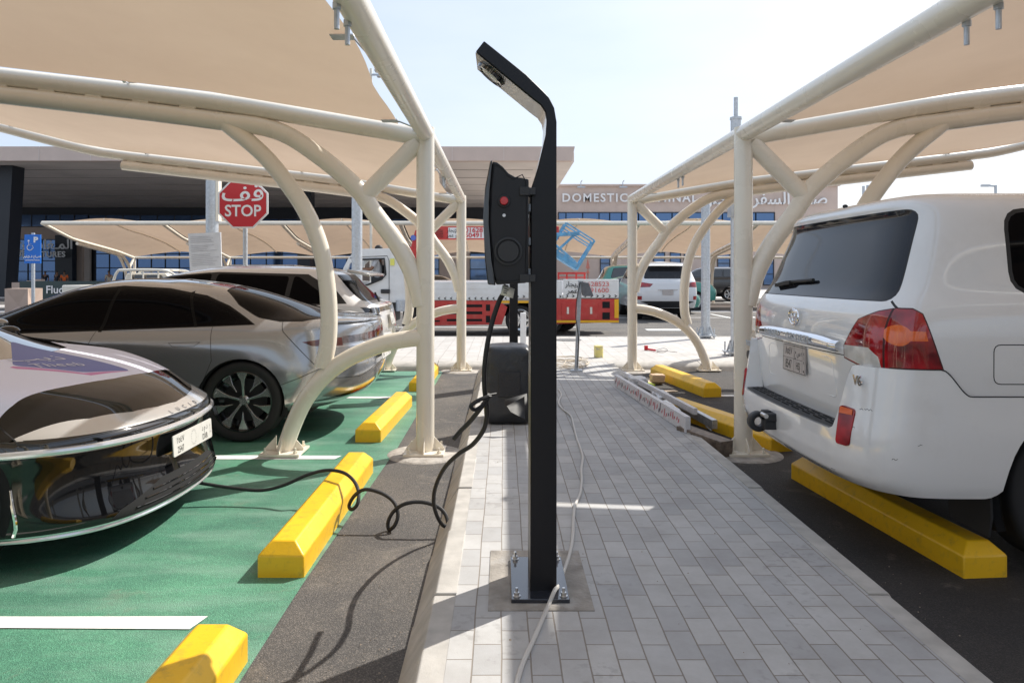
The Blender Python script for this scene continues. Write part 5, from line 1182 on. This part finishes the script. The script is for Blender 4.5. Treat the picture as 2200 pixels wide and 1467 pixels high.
b=MB(); put_text(b,'\ufee5\u0648\u0631\u062f\u0627\ufed0\u0640\ufee4\ufedf\u0627',1.35,P(34,526,73.5),(1,0,0),(0,0,1),off=.012,align='LEFT',depth=.05,sx=1.05); b.build('lettering',M_wht,dep)
# distant pavements, markings
def strip(name,x0,x1,y0,y1,z,m): tag(sheet(name,[(x0,y0),(x1,y0),(x1,y1),(x0,y1)],z,m),kind='structure')
M_lp=mat('pale_paving',(.48,.45,.42),.8,noise=(3,.93))
strip('pavement',-80,9,27.6,29.2,.006,M_lp); strip('pavement',9.4,80,27.6,29.0,.006,M_lp); strip('pavement',-80,80,31.8,34.5,.007,M_lp); strip('pavement',-80,80,44,75,.008,M_lp)
b=MB()
for k in range(14): b.box((2.2+k*.9,25.2,.006),(.12,2.8,.004)) if k>5 else None
for k in range(26): b.box((-22+k*2.6,36.5,.006),(.12,4.5,.004))
for y in (19.9,): b.box((-.5,y,.006),(5,.14,.004))
b.box((6.9,24.4,.0065),(9,.12,.004)); b.box((4.2,19.0,.0065),(.9,.5,.004))
b.build('road_markings',M_white); tag(bpy.data.objects['road_markings'],kind='structure')
# faceted planters, hoarding
M_plt=mat('planter_concrete',(.50,.38,.31),.75,noise=(4,.94))
def planter(px0,px1,pt,D_,label):
    a=P(px0,pt,D_); c=P(px1,pt,D_); w_=c.x-a.x; h=a.z; cx=(a.x+c.x)/2
    b=MB(); t=.5*w_; vs=[(-t,-t,0),(t,-t,0),(t,t,0),(-t,t,0),(-t,-t,h),(t,-t,h),(t,t,h),(-t,t,h),(0,-t*.72,h*.35),(t*.72,0,h*.35),(0,t*.72,h*.35),(-t*.72,0,h*.35)]
    b.add([(cx+x,D_+t+y,z) for x,y,z in vs],[(0,1,8),(1,5,8),(5,4,8),(4,0,8),(1,2,9),(2,6,9),(6,5,9),(5,1,9),(2,3,10),(3,7,10),(7,6,10),(6,2,10),(3,0,11),(0,4,11),(4,7,11),(7,3,11),(4,5,6,7)])
    o=b.build('planter',M_plt,angle=5); tag(o,label,'planter','faceted concrete planters at the terminal front')
planter(10,60,620,26,'nearest faceted beige planter block at the left edge, lower left of the blue parking sign')
planter(42,66,613,33,'faceted beige planter peeking out just behind the nearest one, left of the sign pole')
planter(25,41,607,40,'small faceted planter beside the dark slanted column')
planter(57,72,603,43,'faceted planter directly behind the blue sign pole'); planter(75,88,600,43,'faceted planter between the sign pole and the green hoarding')
hd=thing('hoarding','dark green hoarding with pale letters behind the silver saloon roof','hoarding',(-16,28.5,0))
b=MB(); b.box((P(200,0,28).x,28.05,P(0,604,28).z/2),(P(340,0,28).x-P(90,0,28).x+1.2,.08,P(0,604,28).z)); b.build('panel',mat('hoarding_green',(.035,.06,.06),.5),hd)
b=MB(); put_text(b,'Fluo',.42,P(98,623,27.98),(1,0,0),(0,0,1),off=.015,align='LEFT'); b.build('lettering',M_wht,hd)
# ---------------------------------------------------------------- poles and signs
def pole(px,D_,w_,top,label,base=True,stub=False,sq=False):
    x=P(px,0,D_).x; root=thing('galvanised_pole',label,'pole',(x,D_,.11))
    b=MB(); b.cyl((x,D_,.12),(x,D_,top),w_/2,16 if not sq else 8); b.build('shaft',M_galv,root)
    if base:
        b=MB(); b.box((x,D_,.175),(.36,.36,.02)); 
        for k in range(8):
            an=k*math.pi/4; b.bar((x+math.cos(an)*w_*.5,D_+math.sin(an)*w_*.5,.36),(x+math.cos(an)*w_*.85,D_+math.sin(an)*w_*.85,.18),.012,.03)
        bp=b.build('base_plate',M_galv,root)
        for sx in(-1,1):
            for sy in(-1,1): q=MB(); q.cyl((x+sx*.14,D_+sy*.14,.11),(x+sx*.14,D_+sy*.14,.33),.013,8); q.cyl((x+sx*.14,D_+sy*.14,.14),(x+sx*.14,D_+sy*.14,.165),.026,6); q.build('anchor_bolt',M_galv,bp)
    if stub: b=MB(); b.cyl((x,D_,top),(x,D_,top+.34),.035,12); b.cyl((x,D_,top-.03),(x,D_,top+.01),w_/2+.012,16); b.build('spigot',M_galv,root)
    return root,x
pole(1516,15.3,.19,3.05,'galvanised lamp pole base standing mid pavement, between white luxury suv and right cream post',sq=True)
r,x=pole(1581,12.06,.17,4.05,'galvanised pole rising behind the near right cream post with a thin spigot on top',stub=True)
b=MB(); b.box((x-.10,12.0,2.55),(.06,.2,.3)); b.build('junction_box',M_galv,r)
pole(767,13.6,.20,3.0,'galvanised pole in front of the truck cab door')
r,x=pole(456,12.6,.21,3.1,'galvanised pole directly left of the stop sign, with a paper notice board below'); 
b=MB(); b.box((x+.11,12.6,2.75),(.05,.14,.75)); b.build('conduit',M_cream,r)
nb=thing('notice_board','white paper notice with lines of small print on a board left of the stop sign','notice',(P(440,0,11.9).x,11.9,.1))
q4=[P(404,502,11.9),P(474,499,11.9),P(476,577,11.9),P(408,582,11.9)]
b=MB(); b.add(q4+[p+V((0,.02,0)) for p in q4],[(0,1,2,3),(7,6,5,4),(0,4,5,1),(1,5,6,2),(2,6,7,3),(3,7,4,0)]); sh_=b.build('sheet',mat('paper',(.70,.72,.76),.6,noise=(12,.95)),nb)
b=MB(); o=q4[0]
rnd=random.Random(3)
for k in range(17):
    if k in (4,9): continue
    t=.10+.048*k; l=rnd.uniform(.5,.86)
    a=q4[0].lerp(q4[3],t).lerp(q4[1].lerp(q4[2],t),.07); c=q4[0].lerp(q4[3],t).lerp(q4[1].lerp(q4[2],t),.07+l); b.bar(a-V((0,.004,0)),c-V((0,.004,0)),.004,.0035)
b.build('print',mat('grey_print',(.35,.36,.40),.6),sh_)
b=MB(); b.cyl((P(440,0,11.9).x,11.95,.1),(P(440,0,11.9).x,11.95,2.1),.03,10); b.build('post',M_galv,nb)
ss=thing('stop_sign','red octagonal stop sign with white arabic and english lettering on a thin pole','sign',(P(524,0,11.8).x,11.8,.1))
c=P(522,437,11.75); R=.438
def octo(r): return [(c.x+r*math.cos(math.pi/8+k*math.pi/4),c.z+r*math.sin(math.pi/8+k*math.pi/4)) for k in range(8)]
b=MB(); b.xz(octo(R),11.75,11.77); pl=b.build('sign_plate',mat('sign_white',(.75,.75,.75),.4),ss)
b=MB(); b.xz(octo(R*.93),11.745,11.752); b.build('red_field',mat('sign_red',(.52,.02,.03),.4),pl)
b=MB(); put_text(b,'STOP',.26,(c.x,11.742,c.z-.13),(1,0,0),(0,0,1),off=.018,sx=.95); put_text(b,'\ufed2\ufed7',.36,(c.x,11.742,c.z+.15),(1,0,0),(0,0,1),off=.012,sx=1.25); b.build('lettering',mat('sign_letters',(.8,.8,.8),.4),pl)
b=MB(); b.cyl((c.x+.02,11.80,.1),(c.x+.02,11.80,2.85),.036,12); b.build('post',M_galv,ss)
ds=thing('parking_sign','blue disabled parking sign with white wheelchair symbol on a thin pole at far left','sign',(P(70,0,24).x,24,0))
D_=24; c=P(70.5,535,D_); w_=35*D_/F; h=62*D_/F
b=MB(); b.box((c.x,D_,c.z),(w_,.03,h)); pl=b.build('sign_plate',mat('sign_blue',(.01,.16,.62),.35),ds)
b=MB(); b.cyl((c.x-.02,D_+.05,0),(c.x-.02,D_+.05,c.z+h*.56),.055,12); b.build('post',M_galv,ds)
b=MB(); put_text(b,'P',.24,(c.x+w_*.2,D_-.022,c.z+h*.31),(1,0,0),(0,0,1),off=.05,sx=1.2)
hx,hz=c.x-w_*.12,c.z+h*.1; yy=D_-.022
b.sphere((hx-.06,yy,hz+.17),.032,10,(1,.1,1)); b.bar((hx-.06,yy,hz+.13),(hx-.04,yy,hz+.02),.005,.04,up=(0,1,0)); b.bar((hx-.04,yy,hz+.02),(hx+.06,yy,hz+.02),.005,.03,up=(0,1,0)); b.bar((hx+.06,yy,hz+.02),(hx+.11,yy,hz-.08),.005,.03,up=(0,1,0)); b.bar((hx-.05,yy,hz+.08),(hx+.04,yy,hz+.075),.005,.022,up=(0,1,0))
b.tube([V((hx-.02+.09*math.cos(t),yy,hz-.05+.09*math.sin(t))) for t in [math.radians(a) for a in range(110,365,15)]],.012,6)
put_text(b,'\u0645\u0648\u0627\u0642\u0641 \u062e\u0627\u0635\u0629',.10,(c.x,yy,c.z-h*.26),(1,0,0),(0,0,1),off=.03); put_text(b,'HANDICAPPED PARKING',.048,(c.x,yy,c.z-h*.39),(1,0,0),(0,0,1),off=.04,sx=.9)
b.build('symbol',mat('sign_letters',(.8,.8,.8),.4),pl)
# marker pole, street lamps on the skyline
b=MB(); x=P(1263,0,32).x; b.cyl((x,32,0),(x,32,1.9),.025,8); b.cyl((x,32,P(0,600,32).z+.25),(x,32,P(0,580,32).z),.10,8,.01); b.cyl((x,32,P(0,577,32).z),(x,32,P(0,556,32).z),.09,8,.01); tag(b.build('marker_pole',mat('salmon_paint',(.7,.25,.2),.5)),'thin red and white marker pole behind the truck, right of the blue basket','pole')
for px,top,D_,lab,arm in ((2139,398,70,'distant street lamp on the skyline above the white wagon roof',-1),(1855,400,90,'distant thin lamp mast seen between the right canopy rib and the beige building',0),(1864,398,95,'second distant lamp mast, just right of the thin one beside the beige building',0),(797,148,30,'cream lamp mast with a small floodlight seen through the gap beside the left fabric edge',1)):
    x=P(px,0,D_).x; z=P(0,top,D_).z; b=MB(); b.cyl((x,D_,0),(x,D_,z),.0018*D_,10)
    root=thing('street_lamp',lab,'street lamp',(x,D_,0)); b.build('mast',M_galv if arm!=1 else M_cream,root)
    if arm: q=MB(); q.bar((x,D_,z-(.1 if arm<0 else .25)),(x+arm*.012*D_,D_,z-(.05 if arm<0 else .25)),.003*D_,.002*D_); q.box((x+arm*.014*D_,D_,z-(.05 if arm<0 else .3)),(.011*D_,.3,.003*D_)); q.build('lamp_head',M_galv,root)
# slim posts behind the second charger, small white cabinet
b=MB(); p=G(1124,737,.13); b.box((p.x,p.y,.13+.29),(.11,.12,.58)); tag(b.build('white_bollard',mat('white_plastic',(.66,.66,.66),.5),bevel=.01),'short white square bollard just left of the nearest charging post, at pavement level','bollard')
# leaning site lamp post
sl=thing('site_lamp','thin grey post with a grey floodlight head, cables coiled round its foot','lamp',(G(1238,797,.13).x,G(1238,797,.13).y,.13))
f=G(1238,797,.13); t=P(1246,603,f.y)
b=MB(); b.bar(f,t,.05,.05); b.build('post',M_galv,sl,bevel=.004)
b=MB(); b.box(f+V((0,0,.01)),(.16,.16,.02)); b.build('base_plate',M_galv,sl)
b=MB(); hp=[P(1246,605,f.y),P(1263,607,f.y),P(1274,636,f.y),P(1252,636,f.y)]; b.add([p+V((0,-.09,0)) for p in hp]+[p+V((0,.09,0)) for p in hp],[(0,1,2,3),(7,6,5,4),(0,4,5,1),(1,5,6,2),(2,6,7,3),(3,7,4,0)]); b.build('lamp_head',mat('grey_casting',(.16,.17,.19),.5,noise=(10,.8)),sl,bevel=.01)
b=MB(); b.tube(catmull([P(1246,607,f.y-.03),P(1240,640,f.y-.05),P(1237,680,f.y-.04),P(1243,730,f.y-.05),P(1240,790,f.y-.06)],5),.006,6); b.build('cord',M_rubber,sl)
# paint tin, hammer, cable coil, profiles, extension cord
tn=G(1286,767,.12); b=MB(); b.cyl(tn,tn+V((0,0,.185)),.075,20); t_=b.build('paint_tin',mat('tin_print',(.70,.62,.22),.35,dirt=(16,(.10,.14,.5),.95)),angle=50); tag(t_,'paint tin with yellow and blue print on the bright pavement edge','tin')
hm=thing('hammer_tool','red-handled tool with looped wire lying on the pavement near the right cream post','tool',G(1395,752,.12)); p=G(1388,752,.12); q_=G(1408,755,.12)
b=MB(); b.tube([p+V((0,0,.02)),q_+V((0,0,.02))],.018,8); b.box(p+V((0,0,.04)),(.06,.05,.08)); b.build('handle',mat('tool_red',(.55,.02,.03),.4),hm,bevel=.004)
b=MB(); b.tube(catmull([q_+V((0,0,.02)),G(1425,748,.14),G(1434,752,.12),G(1425,757,.12),G(1410,755,.13),G(1428,754,.15),G(1455,757,.12)],5),.004,6); b.build('wire',M_rubber,hm)
rnd=random.Random(5)
M_cord=mat('cream_cord',(.55,.47,.36),.6)
b=MB()
for k in range(9):
    cx,cy=1205+rnd.uniform(-5,35),772+rnd.uniform(-6,22); pts=[]
    for j in range(16):
        an=2*math.pi*j/15; pts.append(G(cx+rnd.uniform(-3,3)+34*(1+.3*math.sin(k))*math.cos(an),cy+(5+2*math.sin(k*2))*math.sin(an),.13)+V((0,0,.012+.02*rnd.random())))
    b.tube(catmull(pts,3),.0055,6,cap=False)
tag(b.build('cable_coil',M_cord),'tangle of thin cream cables on the pavement behind the nearest charging post','cable','')
bpy.data.objects['cable_coil'].pop('group',None) if 'group' in bpy.data.objects['cable_coil'] else None
pts=[G(x,y,.13)+V((0,0,.009)) for x,y in ((1200,838),(1206,850),(1200,866),(1208,880),(1226,895),(1232,915),(1238,940),(1247,965),(1252,985),(1249,1010),(1250,1035),(1246,1065),(1235,1090),(1232,1120),(1231,1150),(1228,1175),(1222,1200),(1210,1235),(1200,1262))]
pts+= [P(1192,1278,2.93)+V((0,0,.02)),G(1180,1300,.13)+V((0,0,.009)),G(1165,1335,.13)+V((0,0,.009)),G(1148,1375,.13)+V((0,0,.009)),G(1132,1410,.13)+V((0,0,.009)),G(1118,1445,.13)+V((0,0,.009)),G(1105,1500,.13)+V((0,0,.009)),G(1085,1600,.13)+V((0,0,.009))]
b=MB(); b.tube(catmull(pts,5),.0085,8); tag(b.build('extension_cord',mat('white_cord',(.52,.50,.47),.5)),'pale extension cord winding along the pavers and over the post base','cord')
# charging cable
pts=[P(1088,612,3.1),P(1083,628,3.1),P(1072,648,3.1),P(1058,690,3.1),P(1047,740,3.1),P(1041,790,3.12),P(1041,835,3.15),P(1046,870,3.2),P(1046,895,3.24),P(1038,925,3.3),P(1015,955,3.4),P(985,975,3.5),P(955,1005,3.62),P(936,1045,3.75),P(932,1080,3.85),P(940,1110,3.93),P(952,1128,3.97),P(962,1128,4.02),P(957,1105,4.06),P(940,1088,4.08),P(905,1078,4.1),P(870,1082,4.1),P(846,1098,4.12),P(834,1120,4.12),P(836,1137,4.12),P(848,1128,4.1),P(855,1105,4.12),P(846,1078,4.15),P(820,1059,4.18),P(785,1051,4.2),P(762,1064,4.24),P(750,1085,4.26),P(756,1094,4.24),P(768,1082,4.24),P(770,1055,4.3),P(758,1030,4.42),P(735,1014,4.52),P(700,1010,4.6),P(660,1020,4.58),P(610,1042,4.58),P(560,1053,4.58),P(500,1048,4.6),P(440,1039,4.6),P(415,1034,4.6)]
cc=thing('charging_cable','thick black charging cable hanging from the wall box and coiling over the yellow wheel stop','cable',(0,3.5,0))
b=MB(); b.tube(catmull(pts,6),.0108,10); b.build('cable',M_rubber,cc)
k=P(1084,625,3.09)
b=MB(); b.tube(catmull([P(1048,852,3.15),P(1028,860,3.13),P(1012,872,3.13),P(1022,880,3.15),P(1042,866,3.17),P(1050,850,3.17)],5),.009,8); b.tube(catmull([P(1052,848,3.17),P(1036,872,3.2),P(1010,905,3.3),P(990,925,3.36),P(976,942,3.4)],5),.011,8); b.tube([P(1044,850,3.16),P(1066,846,3.2)],.006,6); b.build('cable_tie',M_rubber,cc)
b=MB(); q5=[P(1080,612,3.06),P(1106,621,3.05),P(1102,641,3.05),P(1075,633,3.06)]; b.add(q5,[(0,1,2,3)]); tg=b.build('cable_label',mat('label_white',(.68,.66,.60),.5),cc,solid=.002)
b=MB()
for a,l in ((.3,.35),(.5,.28),(.7,.3)): s0=q5[0].lerp(q5[3],a).lerp(q5[1].lerp(q5[2],a),.18); s1=q5[0].lerp(q5[3],a).lerp(q5[1].lerp(q5[2],a),.18+l); b.bar(s0-V((0,.002,0)),s1-V((0,.002,0)),.002,.003)
b.build('print',M_ink,tg)
# wrapped steel profiles at the path edge
pf=thing('steel_profiles','bundle of long steel profiles wrapped in red-printed white tape along the path edge','profiles',(1.7,8,0))
M_tape=mat('printed_tape',(.62,.61,.62),.45,noise=(30,.9)); M_rp=mat('tape_red_print',(.55,.08,.10),.5); M_dkp=mat('tape_dark_print',(.12,.10,.12),.5); M_shiny=mat('galvanised_profile',(.5,.52,.54),.3,metal=.8,noise=(20,.8))
def prof(a,c,w_,h,m,nm='profile'): q=MB(); q.bar(a,c,w_,h); return q.build(nm,m,pf,bevel=.003)
A1=V((1.34,8.6,.20)); A2=V((1.54,6.05,.20)); prof(A1,A2,.045,.135,M_tape)
A3=V((1.62,9.3,.12)); A4=V((1.88,6.45,.12)); prof(A3,A4,.05,.08,M_shiny); prof(A3+V((-.07,0,.06)),A4.lerp(A3,.1)+V((-.07,0,.06)),.04,.06,M_tape)
prof(P(1400,835,8.9),P(1535,922,6.75),.06,.04,M_shiny); prof(P(1455,856,8.2),P(1534,918,6.8),.012,.012,M_galv,'rod'); prof(P(1430,845,8.4),P(1528,925,6.7),.012,.012,M_galv,'rod')
prof(V((1.53,6.2,.10)),V((1.76,5.72,.075)),.13,.13,mat('muddy_profile',(.17,.13,.10),.5,noise=(20,.5)))
d=(A2-A1); n=d.cross(V((0,0,1))).normalized(); n=n if n.y<0 else -n; rnd=random.Random(9)
for k in range(40):
    t=.02+.0235*k+rnd.uniform(-.006,.006); p=A1.lerp(A2,t)+n*.0245; h_=rnd.uniform(.018,.05); b=MB(); dd=d.normalized()
    s=rnd.uniform(-.02,.02); b.add([p+dd*(-.02)+V((0,0,s-h_)),p+dd*.012+V((0,0,s-h_*.4)),p+dd*.025+V((0,0,s+h_)),p+dd*(-.0)+V((0,0,s+h_*.6))],[(0,1,2,3)]); b.build('print_mark',M_rp if rnd.random()<.6 else M_dkp,pf)
b=MB(); b.bar(G(1345,812,.03),G(1372,820,.05),.03,.03); b.bar(G(1375,818,.03),G(1405,828,.04),.03,.03); tag(b.build('spirit_level',mat('lime_plastic',(.50,.62,.05),.4)),'lime yellow tool lying between the wrapped profiles and the yellow wheel stop','tool')
M_car=mat('cardboard',(.45,.36,.27),.8)
for (x,y,wd_,dp,r,lab) in ((1385,822,.36,.30,.4,'pale flattened cardboard lying behind the wrapped steel profiles'),(1428,840,.30,.12,.2,'small pale offcut lying right of the wrapped steel profiles')):
    p=G(x,y,.008); b=MB(); b.box(p,(wd_,dp,.012),rz=r); tag(b.build('offcut',M_car),lab,'offcut')
soft('bag',G(1412,822,.02)+V((0,0,.06)),(.18,.16,.11),mat('brown_paper',(.55,.38,.25),.8),None,amp=.08,seed=8); o=bpy.data.objects['bag']; o.name='paper_bag'; tag(o,'crumpled brown paper bag against the sunlit yellow wheel stop','bag')
soft('plastic_wrap',V((1.72,7.9,.12)),(.16,.5,.10),mat('crumpled_film',(.55,.55,.56),.3,coat=.5,bump=(40,.6,.01)),pf,amp=.12,seed=11)
soft('plastic_wrap',V((1.58,6.9,.17)),(.10,.55,.09),MATS['crumpled_film'],pf,amp=.13,seed=15)
soft('plastic_wrap',V((1.62,8.75,.14)),(.20,.30,.16),mat('crumpled_film',(.55,.55,.56),.3,coat=.5,bump=(40,.6,.01)),pf,amp=.09,seed=5)
# concrete pad around the post base, drain grate, red spray mark
b=MB(); b.box((.15,3.16,PZ+.001),(.42,.62,.006)); tag(b.build('concrete_pad',mat('pad_concrete',(.30,.275,.245),.9,noise=(9,.7,8),bump=(60,.5,.01),dirt=(7,(.5,.5,.5),.5))),kind='structure')
b=MB(); p=G(1220,730,.12); b.lathe([(0,.002),(.28,.002),(.28,-.002)],p+V((0,0,.0)),(0,0,1),24); tag(b.build('drain_cover',mat('iron_grate',(.12,.12,.12),.6,noise=(60,.4,1))),'round dark iron drain cover set in the bright pavement','drain cover')
# ---------------------------------------------------------------- people
def person(label,loc,rz,shirt,trousers,skin,h=1.72,pose='stand',hair=(.012,.01,.01)):
    root=thing('person',label,'person',(0,0,0)); s=h/1.72
    J={'pel':(0,0,.95,.15),'chest':(0,0,1.30,.17),'neck':(0,0,1.47,.06),'head0':(0,.0,1.56,.085),'head':(0,.01,1.66,.09)}
    def sk(name,pts,edges,m,sub=2):
        me=bpy.data.meshes.new(name); me.from_pydata([tuple(V(p[:3])*s) for p in pts],edges,[]); o=bpy.data.objects.new(name,me); link(o,root); me.materials.append(m)
        q=o.modifiers.new('skin','SKIN'); 
        for i,p in enumerate(pts): me.skin_vertices[0].data[i].radius=(p[3]*s,(p[4] if len(p)>4 else p[3])*s)
        me.skin_vertices[0].data[0].use_root=True; q.use_smooth_shade=True
        t=o.modifiers.new('s','SUBSURF'); t.levels=t.render_levels=sub; return o
    body=[(0,0,.95,.14,.10),(0,0,1.12,.13,.095),(0,0,1.34,.17,.10),(0,0,1.46,.055),(0,.01,1.53,.06),(0,.015,1.60,.078,.095),(0,.01,1.68,.07,.085),
          (.19,0,1.40,.055),(.25,.02,1.12,.042),(.26,-.10,.88,.034),(.262,-.13,.80,.03,.018),(-.19,0,1.40,.055),(-.24,.03,1.12,.042),(-.23,-.06,.88,.034),(-.23,-.09,.80,.03,.018)]
    be=[(0,1),(1,2),(2,3),(3,4),(4,5),(5,6),(2,7),(7,8),(8,9),(9,10),(2,11),(11,12),(12,13),(13,14)]
    if pose=='drive': body[8]=(.26,-.10,1.16,.045); body[9]=(.24,-.36,1.16,.036); body[10]=(.24,-.46,1.19,.03)
    sk('body',body,be,skin)
    sh=[(0,0,.93,.155,.12),(0,0,1.12,.145,.11),(0,0,1.36,.185,.115),(.20,0,1.395,.068),(.245,.02,1.17,.058),(-.20,0,1.395,.068),(-.238,.025,1.17,.058)]
    if pose=='drive': sh[4]=(.255,-.08,1.20,.06)
    sk('shirt',sh,[(0,1),(1,2),(2,3),(3,4),(2,5),(5,6)],shirt)
    if pose!='drive': sk('trousers',[(0,0,.94,.15,.12),(.10,0,.84,.10),(.11,-.02,.48,.068),(.11,.02,.09,.052),(.11,-.10,.04,.04),(-.10,0,.84,.10),(-.12,-.03,.48,.068),(-.13,.04,.09,.052),(-.13,-.08,.04,.04)],[(0,1),(1,2),(2,3),(3,4),(0,5),(5,6),(6,7),(7,8)],trousers)
    b=MB(); b.sphere((0,.025*s,1.665*s),.098*s,14,(.85,1.0,.85)); b.build('hair',mat('dark_hair',hair,.6),root)
    b=MB(); b.sphere((0,-.095*s,1.60*s),.014*s,6); b.build('nose',skin,root)
    root.location=loc; root.rotation_euler=(0,0,rz); return root
M_or=mat('orange_cloth',(.75,.14,.02),.7); M_gr=mat('grey_cloth',(.45,.46,.48),.8); M_bl=mat('dark_cloth',(.02,.022,.03),.8); M_tan=mat('tan_cloth',(.40,.33,.25),.8)
def pz(px,py,D_): q=P(px,py,D_); return (q.x,D_,0)
person('person in orange work clothes standing by the dark column under the departures sign',pz(138,600,57),.4,M_or,M_or,M_skin)
person('person in dark clothes standing left of the worker in orange',pz(122,600,57),-.3,M_bl,M_bl,M_skin)
person('person in dark clothes at the glass doors, right of the blue parking sign',pz(97,600,60),.2,M_bl,M_bl,M_skin)
person('person in a tan shirt near the pickup rack, left of it',pz(234,600,52),.9,M_tan,M_bl,M_skin)
person('person in a tan shirt beside the taxi beyond the truck bed',pz(925,600,40),.0,mat('pink_cloth',(.5,.33,.28),.8),M_bl,M_skin)
person('truck driver in a pale grey shirt resting a bare forearm at the cab window',(T(812,590,17.6).x,17.56,.42),-math.pi*.5,M_gr,M_gr,M_skin,pose='drive')

# loose grit along the kerbs, counted by nobody
rnd=random.Random(21); b=MB()
for k in range(900):
    z0=0.002
    if k<330: x,y=-.40-abs(rnd.gauss(0,.09)),rnd.uniform(2.2,10.8)
    elif k<560: x,y=1.64+abs(rnd.gauss(0,.12)),rnd.uniform(2.6,10.8)
    elif k<760: x,y=rnd.uniform(-.95,-.38),rnd.uniform(2.4,10.8)
    elif k<830: x,y,z0=rnd.uniform(-.15,1.5),rnd.uniform(2.3,9),PZ
    else: x,y=rnd.uniform(1.7,4.2),rnd.uniform(7,10.9)
    r=rnd.uniform(.0015,.0055); a=rnd.uniform(0,3); q=[V((x+r*math.cos(a+t)*rnd.uniform(.7,1.3),y+r*math.sin(a+t)*rnd.uniform(.7,1.3),z0)) for t in (0,2.1,4.2)]; top=V((x,y,z0+r*rnd.uniform(.5,1.1)))
    b.add(q+[top],[(0,1,3),(1,2,3),(2,0,3)])
g_=b.build('grit',mat('sandy_grit',(.34,.28,.22),.9,noise=(9,.5)),angle=10); tag(g_,'loose sandy grit scattered along the kerbs and bay edges','grit',kind='stuff')
# rubble by the far post
bpy.context.view_layer.update()
for o in bpy.data.objects:
    if o.parent is None and o.get('label') and len(o['label'].split())>16: print('LONG',len(o['label'].split()),o['label'])
